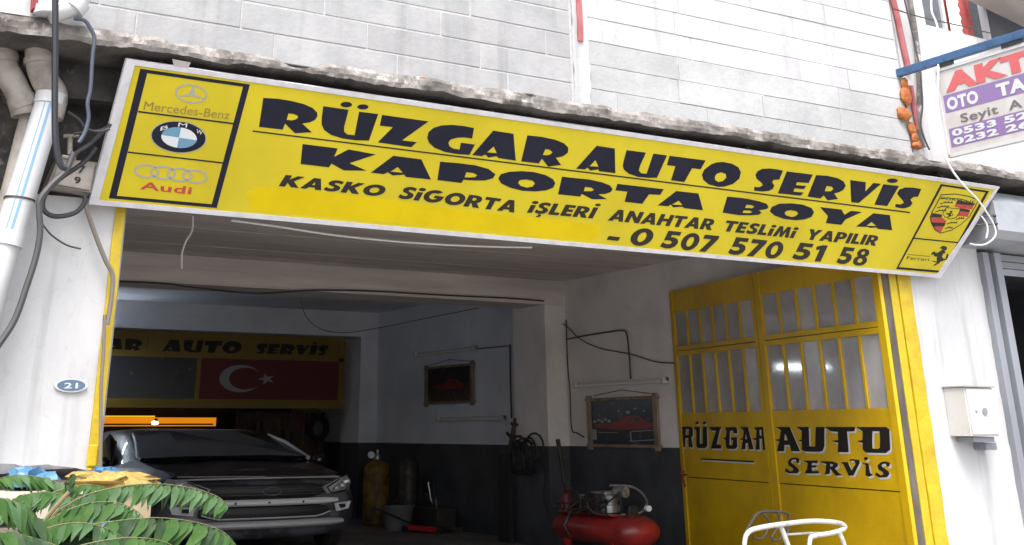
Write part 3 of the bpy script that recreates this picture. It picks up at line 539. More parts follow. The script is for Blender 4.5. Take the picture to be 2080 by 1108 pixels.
# ================================================================ main sign
SB = Vector((0, 7.88, 2.9022)); SV = Vector((0, -.43, .9020)).normalized(); SN = Vector((0, -SV.z, SV.y)); SL = .9992
def sp(u, v, h=0.): p = SB + SV * v + SN * h; return Vector((u, p.y, p.z))
SD = json.loads('''{"top_line":[[[[2.696,0.866],[2.806,0.874],[2.904,0.872],[3.005,0.862],[3.078,0.842],[3.119,0.815],[3.129,0.789],[3.116,0.758],[3.077,0.735],[3.025,0.72],[3.112,0.666],[2.986,0.644],[2.897,0.704],[2.888,0.659],[2.71,0.657]],[[2.906,0.78],[2.943,0.781],[2.976,0.773],[2.985,0.759],[2.97,0.744],[2.942,0.733],[2.902,0.733]]],[[[3.157,0.866],[3.359,0.865],[3.353,0.736],[3.361,0.701],[3.391,0.683],[3.449,0.684],[3.445,0.862],[3.601,0.864],[3.573,0.658],[3.474,0.648],[3.357,0.649],[3.264,0.665],[3.203,0.694],[3.174,0.732],[3.164,0.779]]],[[[3.377,0.907],[3.377,0.9],[3.371,0.894],[3.362,0.888],[3.351,0.884],[3.337,0.881],[3.323,0.88],[3.31,0.881],[3.299,0.885],[3.291,0.889],[3.287,0.895],[3.288,0.902],[3.293,0.908],[3.302,0.914],[3.314,0.918],[3.328,0.921],[3.342,0.922],[3.355,0.921],[3.366,0.917],[3.374,0.913]]],[[[3.512,0.907],[3.511,0.901],[3.506,0.895],[3.497,0.889],[3.485,0.885],[3.471,0.882],[3.458,0.881],[3.445,0.883],[3.434,0.885],[3.426,0.89],[3.423,0.895],[3.424,0.901],[3.429,0.908],[3.438,0.913],[3.449,0.917],[3.463,0.92],[3.477,0.921],[3.49,0.92],[3.5,0.917],[3.508,0.913]]],[[[3.634,0.862],[4.028,0.861],[3.841,0.691],[3.968,0.692],[3.928,0.648],[3.647,0.653],[3.743,0.781],[3.634,0.78]]],[[[4.431,0.858],[4.435,0.775],[4.362,0.776],[4.3,0.765],[4.249,0.745],[4.236,0.718],[4.254,0.692],[4.289,0.678],[4.346,0.677],[4.345,0.731],[4.47,0.731],[4.443,0.645],[4.331,0.639],[4.218,0.645],[4.126,0.667],[4.071,0.699],[4.047,0.735],[4.048,0.778],[4.082,0.817],[4.146,0.844],[4.237,0.86],[4.341,0.863]]],[[[4.607,0.859],[4.796,0.856],[4.87,0.645],[4.705,0.649],[4.689,0.662],[4.615,0.643],[4.583,0.664],[4.556,0.647],[4.467,0.646]],[[4.642,0.736],[4.593,0.682],[4.683,0.686]]],[[[4.927,0.859],[5.06,0.863],[5.193,0.855],[5.286,0.836],[5.338,0.805],[5.344,0.764],[5.304,0.729],[5.239,0.709],[5.305,0.657],[5.184,0.63],[5.109,0.688],[5.089,0.646],[4.921,0.645]],[[5.123,0.769],[5.162,0.768],[5.197,0.751],[5.181,0.731],[5.148,0.72],[5.109,0.719]]],[[[5.611,0.852],[5.797,0.85],[5.857,0.645],[5.688,0.644],[5.68,0.659],[5.599,0.641],[5.569,0.662],[5.542,0.644],[5.457,0.641]],[[5.629,0.732],[5.584,0.676],[5.674,0.681]]],[[[5.921,0.85],[6.125,0.851],[6.093,0.732],[6.091,0.692],[6.123,0.672],[6.18,0.674],[6.205,0.852],[6.352,0.852],[6.298,0.651],[6.209,0.64],[6.094,0.638],[5.994,0.655],[5.934,0.684],[5.917,0.713],[5.914,0.759]]],[[[6.381,0.852],[6.783,0.855],[6.749,0.772],[6.653,0.771],[6.6,0.643],[6.453,0.643],[6.468,0.77],[6.374,0.769]]],[[[6.982,0.863],[7.088,0.858],[7.169,0.834],[7.21,0.793],[7.207,0.735],[7.148,0.68],[7.053,0.646],[6.982,0.637],[6.875,0.649],[6.805,0.682],[6.776,0.724],[6.79,0.773],[6.856,0.829],[6.912,0.851]],[[6.987,0.77],[7.042,0.759],[7.056,0.728],[7.028,0.696],[6.98,0.681],[6.935,0.695],[6.924,0.723],[6.94,0.753]]],[[[7.7,0.859],[7.678,0.773],[7.611,0.764],[7.6,0.742],[7.635,0.712],[7.628,0.684],[7.583,0.658],[7.507,0.645],[7.41,0.644],[7.402,0.678],[7.462,0.681],[7.497,0.7],[7.485,0.719],[7.407,0.755],[7.384,0.787],[7.399,0.821],[7.448,0.849],[7.537,0.862],[7.629,0.863]]],[[[7.748,0.857],[8.075,0.86],[8.045,0.777],[7.897,0.771],[7.896,0.744],[8.024,0.747],[8.003,0.716],[7.885,0.711],[7.882,0.68],[8.012,0.684],[7.98,0.651],[7.697,0.647]]],[[[8.118,0.86],[8.262,0.868],[8.401,0.859],[8.483,0.836],[8.523,0.798],[8.501,0.755],[8.452,0.728],[8.395,0.711],[8.459,0.664],[8.33,0.639],[8.268,0.681],[8.235,0.648],[8.068,0.651]],[[8.278,0.772],[8.346,0.772],[8.374,0.752],[8.347,0.728],[8.269,0.721]]],[[[8.564,0.858],[8.774,0.858],[8.795,0.769],[8.877,0.861],[8.981,0.862],[8.741,0.651],[8.64,0.649]]],[[[9.013,0.862],[9.231,0.865],[9.129,0.656],[8.953,0.654]]],[[[9.198,0.915],[9.197,0.908],[9.188,0.9],[9.174,0.894],[9.154,0.889],[9.132,0.885],[9.109,0.884],[9.087,0.885],[9.07,0.889],[9.058,0.894],[9.052,0.9],[9.053,0.907],[9.062,0.914],[9.077,0.921],[9.096,0.926],[9.118,0.929],[9.141,0.93],[9.163,0.929],[9.18,0.926],[9.193,0.921]]],[[[9.549,0.866],[9.526,0.787],[9.467,0.778],[9.429,0.749],[9.47,0.715],[9.443,0.679],[9.37,0.654],[9.303,0.652],[9.242,0.656],[9.239,0.686],[9.312,0.689],[9.347,0.708],[9.326,0.73],[9.253,0.771],[9.227,0.792],[9.248,0.832],[9.32,0.86],[9.439,0.869]]]],"second_line":[[[[3.061,0.573],[3.339,0.572],[3.325,0.507],[3.426,0.574],[3.652,0.561],[3.456,0.473],[3.606,0.432],[3.424,0.415],[3.315,0.455],[3.303,0.425],[3.079,0.427]]],[[[3.798,0.567],[4.037,0.565],[4.156,0.419],[3.94,0.418],[3.921,0.434],[3.826,0.418],[3.781,0.438],[3.751,0.42],[3.644,0.421]],[[3.854,0.486],[3.802,0.445],[3.907,0.447]]],[[[4.201,0.565],[4.348,0.57],[4.51,0.57],[4.637,0.554],[4.712,0.518],[4.696,0.484],[4.627,0.459],[4.523,0.449],[4.438,0.447],[4.425,0.419],[4.212,0.421]],[[4.448,0.508],[4.509,0.508],[4.553,0.495],[4.533,0.476],[4.486,0.469],[4.442,0.466]]],[[[4.945,0.568],[5.064,0.572],[5.18,0.559],[5.257,0.533],[5.287,0.503],[5.275,0.464],[5.212,0.435],[5.112,0.417],[4.993,0.411],[4.87,0.425],[4.779,0.452],[4.745,0.489],[4.761,0.524],[4.83,0.55]],[[5.003,0.505],[5.069,0.501],[5.096,0.48],[5.077,0.454],[5.028,0.44],[4.966,0.449],[4.935,0.471],[4.946,0.495]]],[[[5.338,0.563],[5.428,0.563],[5.608,0.566],[5.739,0.556],[5.827,0.538],[5.865,0.511],[5.851,0.482],[5.801,0.462],[5.73,0.452],[5.83,0.42],[5.682,0.405],[5.566,0.44],[5.554,0.416],[5.336,0.415]],[[5.584,0.5],[5.643,0.501],[5.679,0.487],[5.66,0.472],[5.58,0.464]]],[[[5.902,0.558],[6.396,0.56],[6.371,0.507],[6.251,0.501],[6.202,0.414],[6.015,0.414],[6.02,0.502],[5.895,0.502]]],[[[6.536,0.557],[6.782,0.559],[6.875,0.416],[6.664,0.417],[6.631,0.427],[6.54,0.413],[6.504,0.435],[6.484,0.417],[6.369,0.415]],[[6.583,0.476],[6.519,0.436],[6.637,0.441]]],[[[7.113,0.562],[7.246,0.565],[7.358,0.564],[7.498,0.553],[7.588,0.54],[7.622,0.516],[7.607,0.493],[7.516,0.472],[7.555,0.453],[7.527,0.433],[7.433,0.419],[7.29,0.408],[7.1,0.415]],[[7.357,0.51],[7.419,0.511],[7.456,0.5],[7.427,0.483],[7.346,0.481]],[[7.338,0.456],[7.411,0.46],[7.446,0.448],[7.406,0.436],[7.327,0.433]]],[[[7.89,0.571],[8.033,0.571],[8.148,0.55],[8.192,0.513],[8.172,0.466],[8.085,0.434],[7.981,0.419],[7.839,0.42],[7.715,0.441],[7.648,0.474],[7.659,0.515],[7.741,0.554]],[[7.902,0.507],[7.969,0.503],[8.001,0.483],[7.971,0.456],[7.926,0.445],[7.859,0.453],[7.829,0.473],[7.846,0.496]]],[[[8.252,0.568],[8.537,0.569],[8.586,0.523],[8.664,0.568],[8.81,0.57],[8.614,0.481],[8.574,0.424],[8.371,0.424],[8.379,0.493]]],[[[8.965,0.571],[9.192,0.572],[9.269,0.427],[9.068,0.425],[9.045,0.437],[8.963,0.426],[8.929,0.433],[8.771,0.423]],[[8.965,0.484],[8.906,0.443],[9.041,0.451]]]],"rule":[[[[2.669,0.627],[9.459,0.628],[9.463,0.614],[2.671,0.617]]]],"box_lines":[[[[1.804,0.947],[2.578,0.947],[2.531,0.051],[1.78,0.052]],[[1.855,0.924],[2.533,0.924],[2.49,0.075],[1.828,0.073]]],[[[1.85,0.663],[2.526,0.663],[2.525,0.652],[1.849,0.652]]],[[[1.84,0.381],[2.513,0.378],[2.512,0.368],[1.839,0.371]]],[[[9.812,0.942],[10.548,0.941],[10.135,0.052],[9.44,0.051]],[[9.839,0.923],[10.5,0.922],[10.101,0.074],[9.471,0.072]]],[[[9.597,0.379],[10.253,0.383],[10.246,0.37],[9.59,0.366]]]],"star_ring":[[[[2.294,0.831],[2.294,0.817],[2.289,0.802],[2.278,0.79],[2.262,0.779],[2.242,0.77],[2.219,0.764],[2.194,0.762],[2.169,0.762],[2.144,0.766],[2.121,0.773],[2.102,0.782],[2.086,0.794],[2.075,0.807],[2.069,0.821],[2.069,0.835],[2.074,0.849],[2.084,0.862],[2.1,0.873],[2.119,0.882],[2.142,0.888],[2.167,0.89],[2.192,0.89],[2.217,0.886],[2.24,0.88],[2.26,0.87],[2.276,0.859],[2.288,0.845]],[[2.282,0.831],[2.282,0.818],[2.277,0.806],[2.267,0.795],[2.253,0.786],[2.235,0.779],[2.215,0.774],[2.192,0.771],[2.17,0.772],[2.148,0.775],[2.127,0.781],[2.109,0.788],[2.095,0.798],[2.085,0.809],[2.08,0.821],[2.08,0.834],[2.085,0.846],[2.095,0.856],[2.109,0.866],[2.126,0.873],[2.147,0.878],[2.169,0.881],[2.192,0.88],[2.214,0.877],[2.234,0.872],[2.252,0.864],[2.267,0.854],[2.277,0.843]]],[[[2.181,0.887],[2.208,0.827],[2.286,0.804],[2.182,0.81],[2.101,0.797],[2.169,0.828]]]],"roundel_edge":[[[[2.353,0.53],[2.354,0.508],[2.347,0.486],[2.333,0.466],[2.312,0.448],[2.285,0.432],[2.254,0.42],[2.219,0.412],[2.181,0.408],[2.143,0.408],[2.106,0.413],[2.071,0.421],[2.039,0.433],[2.012,0.449],[1.99,0.467],[1.975,0.487],[1.967,0.508],[1.966,0.529],[1.973,0.551],[1.986,0.571],[2.006,0.589],[2.032,0.604],[2.063,0.616],[2.097,0.625],[2.134,0.629],[2.172,0.63],[2.21,0.626],[2.246,0.617],[2.278,0.605],[2.306,0.59],[2.328,0.572],[2.344,0.552]]]],"roundel":[[[[2.346,0.53],[2.347,0.509],[2.341,0.488],[2.327,0.469],[2.307,0.451],[2.281,0.437],[2.25,0.425],[2.216,0.417],[2.18,0.413],[2.143,0.413],[2.107,0.418],[2.073,0.426],[2.043,0.437],[2.016,0.452],[1.996,0.469],[1.981,0.488],[1.973,0.508],[1.972,0.529],[1.979,0.549],[1.992,0.568],[2.011,0.585],[2.036,0.6],[2.066,0.612],[2.099,0.62],[2.135,0.624],[2.172,0.624],[2.208,0.621],[2.243,0.613],[2.274,0.601],[2.301,0.587],[2.323,0.569],[2.338,0.55]]]],"roundel_blue":[[[[2.161,0.515],[2.287,0.511],[2.285,0.497],[2.277,0.484],[2.266,0.472],[2.25,0.462],[2.231,0.453],[2.209,0.448],[2.186,0.444],[2.162,0.444]]],[[[2.161,0.515],[2.038,0.519],[2.04,0.532],[2.047,0.545],[2.058,0.557],[2.073,0.567],[2.092,0.576],[2.114,0.582],[2.137,0.585],[2.161,0.586]]]],"roundel_white":[[[[2.161,0.515],[2.162,0.444],[2.137,0.446],[2.114,0.451],[2.093,0.458],[2.074,0.468],[2.058,0.479],[2.047,0.491],[2.04,0.505],[2.038,0.519]]],[[[2.161,0.515],[2.161,0.586],[2.185,0.584],[2.209,0.579],[2.231,0.572],[2.25,0.562],[2.265,0.551],[2.277,0.538],[2.284,0.525],[2.287,0.511]]]],"four_rings":[[[[2.079,0.264],[2.079,0.253],[2.075,0.242],[2.067,0.233],[2.054,0.224],[2.039,0.218],[2.021,0.214],[2.002,0.212],[1.983,0.212],[1.964,0.215],[1.946,0.22],[1.931,0.227],[1.919,0.236],[1.91,0.246],[1.906,0.256],[1.906,0.267],[1.91,0.278],[1.918,0.287],[1.93,0.295],[1.945,0.302],[1.963,0.306],[1.982,0.308],[2.001,0.308],[2.021,0.305],[2.038,0.3],[2.054,0.293],[2.066,0.284],[2.075,0.274]],[[2.066,0.263],[2.066,0.255],[2.062,0.247],[2.055,0.239],[2.044,0.233],[2.031,0.228],[2.016,0.225],[2.0,0.223],[1.983,0.223],[1.967,0.225],[1.953,0.229],[1.94,0.235],[1.93,0.241],[1.923,0.249],[1.919,0.257],[1.919,0.265],[1.923,0.273],[1.93,0.281],[1.94,0.287],[1.953,0.292],[1.968,0.295],[1.984,0.297],[2.001,0.297],[2.017,0.295],[2.032,0.291],[2.045,0.286],[2.055,0.279],[2.062,0.271]]],[[[2.193,0.265],[2.193,0.254],[2.189,0.243],[2.18,0.233],[2.168,0.225],[2.152,0.219],[2.135,0.214],[2.115,0.212],[2.095,0.213],[2.076,0.215],[2.058,0.221],[2.043,0.228],[2.031,0.237],[2.022,0.247],[2.018,0.257],[2.017,0.268],[2.022,0.279],[2.03,0.288],[2.042,0.297],[2.058,0.303],[2.075,0.308],[2.095,0.31],[2.114,0.309],[2.134,0.307],[2.152,0.301],[2.167,0.294],[2.18,0.286],[2.189,0.275]],[[2.18,0.264],[2.18,0.256],[2.176,0.248],[2.168,0.24],[2.158,0.234],[2.144,0.229],[2.129,0.225],[2.113,0.224],[2.096,0.224],[2.08,0.226],[2.065,0.23],[2.052,0.235],[2.041,0.242],[2.034,0.25],[2.031,0.258],[2.031,0.266],[2.035,0.274],[2.042,0.282],[2.052,0.288],[2.066,0.293],[2.081,0.296],[2.097,0.298],[2.114,0.298],[2.13,0.296],[2.145,0.292],[2.158,0.287],[2.169,0.28],[2.176,0.272]]],[[[2.31,0.263],[2.31,0.252],[2.306,0.241],[2.297,0.231],[2.285,0.223],[2.269,0.217],[2.251,0.212],[2.231,0.21],[2.211,0.211],[2.191,0.213],[2.173,0.219],[2.158,0.226],[2.145,0.235],[2.137,0.245],[2.132,0.256],[2.132,0.266],[2.136,0.277],[2.145,0.287],[2.157,0.295],[2.173,0.302],[2.191,0.306],[2.21,0.308],[2.23,0.308],[2.25,0.305],[2.268,0.3],[2.284,0.293],[2.297,0.284],[2.305,0.274]],[[2.296,0.262],[2.296,0.254],[2.292,0.246],[2.285,0.238],[2.274,0.232],[2.261,0.227],[2.245,0.223],[2.229,0.222],[2.212,0.222],[2.195,0.224],[2.18,0.228],[2.167,0.233],[2.156,0.24],[2.149,0.248],[2.145,0.256],[2.145,0.264],[2.149,0.273],[2.157,0.28],[2.167,0.286],[2.181,0.292],[2.196,0.295],[2.213,0.297],[2.23,0.296],[2.246,0.294],[2.261,0.291],[2.275,0.285],[2.285,0.278],[2.293,0.271]]],[[[2.421,0.263],[2.421,0.252],[2.416,0.241],[2.408,0.231],[2.395,0.223],[2.379,0.216],[2.361,0.212],[2.341,0.21],[2.32,0.21],[2.301,0.213],[2.282,0.219],[2.266,0.226],[2.254,0.235],[2.245,0.245],[2.24,0.256],[2.24,0.267],[2.245,0.277],[2.253,0.287],[2.266,0.296],[2.281,0.302],[2.3,0.307],[2.319,0.309],[2.34,0.308],[2.36,0.306],[2.378,0.3],[2.394,0.293],[2.407,0.284],[2.416,0.274]],[[2.407,0.263],[2.407,0.254],[2.403,0.246],[2.395,0.238],[2.384,0.232],[2.371,0.227],[2.355,0.223],[2.338,0.222],[2.321,0.222],[2.304,0.224],[2.289,0.228],[2.275,0.234],[2.265,0.24],[2.258,0.248],[2.254,0.256],[2.254,0.265],[2.258,0.273],[2.265,0.28],[2.276,0.287],[2.29,0.292],[2.305,0.295],[2.322,0.297],[2.339,0.297],[2.356,0.295],[2.371,0.291],[2.385,0.286],[2.396,0.279],[2.403,0.271]]]],"crest_black":[[[[9.846,0.841],[10.06,0.868],[10.267,0.863],[10.424,0.836],[10.399,0.773],[10.336,0.647],[10.232,0.558],[10.109,0.489],[9.963,0.448],[9.869,0.475],[9.791,0.542],[9.757,0.598],[9.769,0.658],[9.803,0.729]],[[9.856,0.834],[10.061,0.859],[10.258,0.855],[10.409,0.828],[10.385,0.769],[10.325,0.648],[10.225,0.563],[10.107,0.497],[9.968,0.457],[9.878,0.483],[9.804,0.548],[9.77,0.601],[9.782,0.658],[9.815,0.727]]],[[[9.845,0.796],[9.963,0.816],[10.158,0.825],[10.384,0.789],[10.384,0.781],[10.16,0.817],[9.966,0.809],[9.844,0.788]]],[[[10.113,0.81],[10.366,0.789],[10.359,0.769],[10.091,0.767]]],[[[10.178,0.727],[10.322,0.723],[10.322,0.696],[10.17,0.697]]],[[[9.786,0.645],[9.924,0.64],[9.931,0.61],[9.771,0.6]]],[[[9.804,0.549],[10.003,0.561],[9.997,0.526],[9.834,0.51]]],[[[9.86,0.748],[9.93,0.77],[10.046,0.777],[10.048,0.769],[9.933,0.761],[9.862,0.741]]],[[[9.923,0.762],[9.927,0.777],[9.935,0.778],[9.937,0.763]]],[[[9.971,0.766],[9.974,0.782],[9.982,0.783],[9.984,0.767]]],[[[10.018,0.77],[10.022,0.786],[10.03,0.787],[10.032,0.772]]],[[[9.832,0.705],[9.897,0.726],[10.004,0.732],[10.006,0.724],[9.9,0.717],[9.834,0.697]]],[[[9.891,0.718],[9.894,0.733],[9.902,0.734],[9.904,0.719]]],[[[9.935,0.722],[9.938,0.737],[9.946,0.738],[9.948,0.723]]],[[[9.979,0.726],[9.982,0.741],[9.99,0.742],[9.992,0.727]]],[[[9.818,0.662],[9.878,0.682],[9.976,0.687],[9.979,0.68],[9.881,0.673],[9.82,0.654]]],[[[9.872,0.674],[9.875,0.69],[9.883,0.69],[9.885,0.675]]],[[[9.912,0.678],[9.916,0.693],[9.924,0.694],[9.926,0.679]]],[[[9.953,0.681],[9.957,0.697],[9.965,0.697],[9.967,0.682]]],[[[10.141,0.61],[10.186,0.629],[10.262,0.632],[10.265,0.624],[10.189,0.62],[10.144,0.602]]],[[[10.182,0.621],[10.186,0.637],[10.194,0.637],[10.196,0.622]]],[[[10.214,0.624],[10.217,0.639],[10.225,0.64],[10.227,0.625]]],[[[10.245,0.626],[10.248,0.642],[10.257,0.643],[10.259,0.627]]],[[[10.025,0.555],[10.081,0.575],[10.173,0.579],[10.175,0.571],[10.084,0.565],[10.028,0.547]]],[[[10.076,0.567],[10.079,0.582],[10.087,0.583],[10.089,0.568]]],[[[10.113,0.57],[10.117,0.585],[10.125,0.586],[10.127,0.571]]],[[[10.151,0.573],[10.155,0.589],[10.163,0.589],[10.165,0.574]]],[[[10.014,0.503],[10.053,0.521],[10.12,0.523],[10.122,0.515],[10.056,0.512],[10.016,0.495]]],[[[10.05,0.513],[10.053,0.529],[10.061,0.53],[10.063,0.515]]],[[[10.077,0.516],[10.08,0.531],[10.089,0.532],[10.091,0.517]]],[[[10.104,0.518],[10.108,0.534],[10.116,0.534],[10.118,0.519]]],[[[9.967,0.718],[10.176,0.722],[10.181,0.664],[10.138,0.622],[10.06,0.601],[9.971,0.617],[9.929,0.647],[9.94,0.691]],[[9.977,0.713],[10.169,0.715],[10.169,0.665],[10.13,0.628],[10.058,0.608],[9.977,0.622],[9.938,0.649],[9.949,0.688]]],[[[10.029,0.324],[10.055,0.329],[10.1,0.32],[10.106,0.293],[10.078,0.28],[10.099,0.257],[10.067,0.248],[10.055,0.22],[10.082,0.201],[10.118,0.198],[10.122,0.249],[10.143,0.25],[10.151,0.227],[10.14,0.192],[10.102,0.182],[10.057,0.167],[10.03,0.144],[9.976,0.117],[9.96,0.123],[10.007,0.152],[9.927,0.161],[9.93,0.167],[10.003,0.164],[9.988,0.187],[9.988,0.211],[9.946,0.213],[9.926,0.231],[9.894,0.224],[9.893,0.238],[9.917,0.259],[9.944,0.262],[9.956,0.247],[9.987,0.256],[10.017,0.273],[10.046,0.292],[9.994,0.301]]],[[[10.04,0.689],[10.051,0.691],[10.069,0.688],[10.071,0.678],[10.059,0.673],[10.068,0.665],[10.054,0.661],[10.049,0.651],[10.059,0.645],[10.074,0.644],[10.077,0.662],[10.086,0.663],[10.089,0.655],[10.084,0.642],[10.067,0.638],[10.049,0.632],[10.037,0.623],[10.014,0.613],[10.007,0.615],[10.027,0.626],[9.994,0.628],[9.995,0.63],[10.026,0.63],[10.02,0.638],[10.02,0.647],[10.003,0.647],[9.995,0.653],[9.981,0.651],[9.981,0.656],[9.992,0.664],[10.003,0.665],[10.008,0.66],[10.021,0.663],[10.034,0.67],[10.046,0.677],[10.025,0.68]]]],"crest_red":[[[[10.092,0.766],[10.359,0.767],[10.353,0.73],[10.175,0.727],[10.08,0.735]]],[[[10.171,0.695],[10.322,0.694],[10.311,0.649],[10.14,0.648]]],[[[9.772,0.599],[9.938,0.609],[10.01,0.582],[10.002,0.562],[9.798,0.55]]],[[[9.834,0.509],[9.989,0.523],[9.967,0.462],[9.882,0.481]]]]}''')
ST = json.loads('''{"KASKO":[2.949,0.251,3.794,0.25,0.085],"SiGORTA":[3.91,0.25,4.958,0.23,0.097],"iŞLERİ":[5.077,0.24,5.779,0.246,0.095],"ANAHTAR":[5.882,0.242,7.028,0.249,0.1],"TESLiMi":[7.16,0.251,8.046,0.251,0.1],"YAPILIR":[8.184,0.252,9.101,0.258,0.101],"-":[5.914,0.08,6.049,0.077,0.033],"0":[6.158,0.056,6.393,0.051,0.151],"507":[6.489,0.054,7.124,0.05,0.153],"570":[7.262,0.051,7.908,0.045,0.159],"51":[8.04,0.059,8.459,0.054,0.16],"58":[8.615,0.055,9.027,0.053,0.164],"Mercedes-Benz":[1.881,0.675,2.482,0.683,0.063],"B":[2.023,0.546,2.073,0.566,0.03],"M":[2.137,0.591,2.199,0.591,0.03],"W":[2.271,0.562,2.316,0.55,0.03],"AUDI":[1.972,0.135,2.329,0.131,0.054],"PORSCHE":[9.86,0.792,10.374,0.793,0.029],"Ferrari":[9.556,0.156,9.878,0.158,0.035]}''')
sg = thing('shop_sign', 'long yellow signboard with navy lettering tilted out above the garage opening', 'sign', (5.9, 7.88, 2.90))
BL, BR, TL, TR = 1.657, 10.103, 1.700, 10.693
def quad(m_, th0, th1):
    c_ = []
    for (u, v, sx, sy) in ((BL, 0, 1, 1), (BR, 0, -1, 1), (TR, SL, -1, -1), (TL, SL, 1, -1)): c_.append((u + sx * m_, v + sy * m_))
    vs = [sp(u, v, th0) for u, v in c_] + [sp(u, v, th1) for u, v in c_]
    return MB().add(vs, [(0, 1, 2, 3), (4, 7, 6, 5), (0, 4, 5, 1), (1, 5, 6, 2), (2, 6, 7, 3), (3, 7, 4, 0)])
obj('panel', quad(.03, -.035, 0), 'sign_yellow', sg)
# white edging: four mitred strips round the panel
def rim(name):
    o_ = [(BL, 0), (BR, 0), (TR, SL), (TL, SL)]; w = .034; wx = .062
    i_ = [(BL + wx, w), (BR - wx * 1.05, w), (TR - wx * 1.05, SL - w), (TL + wx, SL - w)]
    for k in range(4):
        a, b = o_[k], o_[(k + 1) % 4]; c_, d_ = i_[(k + 1) % 4], i_[k]
        vs = [sp(*p, -.045) for p in (a, b, c_, d_)] + [sp(*p, .006) for p in (a, b, c_, d_)]
        obj(name, MB().add(vs, [(0, 1, 2, 3), (4, 7, 6, 5), (0, 4, 5, 1), (1, 5, 6, 2), (2, 6, 7, 3), (3, 7, 4, 0)]), 'sign_edge', sg)
rim('edging')
def decal(name, keys, material, h0=.0005, th=.0012, label=None):
    for k in keys:
        for loops in SD[k]:
            o = obj(name, MB().poly(loops, lambda u, v, h: sp(u, v, h0 + h), th), material, sg)
            if label: o['label'] = label
decal('lettering', ['top_line'], 'navy_ink', label=None)
decal('lettering', ['second_line'], 'navy_ink', label=None)
decal('rule', ['rule'], 'dark_ink')
decal('emblem_frame', ['box_lines'], 'navy_ink')
decal('emblem', ['star_ring'], 'silver_ink', label='three pointed star in a ring')
decal('emblem', ['roundel_edge'], 'silver_ink', label='silver rim of the roundel')
decal('emblem', ['roundel'], 'navy_ink', .0018, label='dark round ring of the roundel')
decal('emblem', ['roundel_blue'], 'blue_ink', .0034, label='blue quarters of the roundel')
decal('emblem', ['roundel_white'], 'white_ink', .0034, label='white quarters of the roundel')
decal('emblem', ['four_rings'], 'silver_ink', label='four linked silver rings')
decal('emblem', ['crest_black'], 'dark_ink', label='black drawing of the crest and prancing horse')
decal('emblem', ['crest_red'], 'red_ink', label='red stripes of the crest')
# yellow overprint strip low on the panel
strip = [(2.78, .06), (5.7, .055), (5.84, .10), (5.82, .20), (5.0, .205), (4.1, .215), (3.9, .235), (2.86, .235), (2.72, .19)]
obj('overprint', MB().poly([strip], lambda u, v, h: sp(u, v, h * .3), .001), 'sign_patch', sg)
def ring_(cx, cy, rx, ry, n=22): return [(cx + rx * math.cos(2 * math.pi * k / n), cy + ry * math.sin(2 * math.pi * k / n)) for k in range(n)]
def arc_(cx, cy, rx, ry, a0, a1, n=18): return [(cx + rx * math.cos(math.radians(a0 + (a1 - a0) * k / n)), cy + ry * math.sin(math.radians(a0 + (a1 - a0) * k / n))) for k in range(n + 1)]
S_ = [(6.4,7.0),(6.6,9.3),(5,10),(3.4,10.2),(1.6,9.6),(.5,8.2),(.4,6.8),(1.2,5.4),(3.0,4.5),(3.9,3.9),(3.8,2.9),(3.1,2.4),(1.8,2.6),(.3,3.5),(0,1.0),(1.4,.1),(3.2,-.2),(5.2,.3),(6.6,1.7),(6.8,3.4),(6.1,4.9),(4.2,6.0),(3.3,6.5),(3.2,7.3),(3.9,7.8),(5.0,7.6)]
I_ = lambda h: [(0, 0), (2.7, 0), (2.7, h), (0, h)]
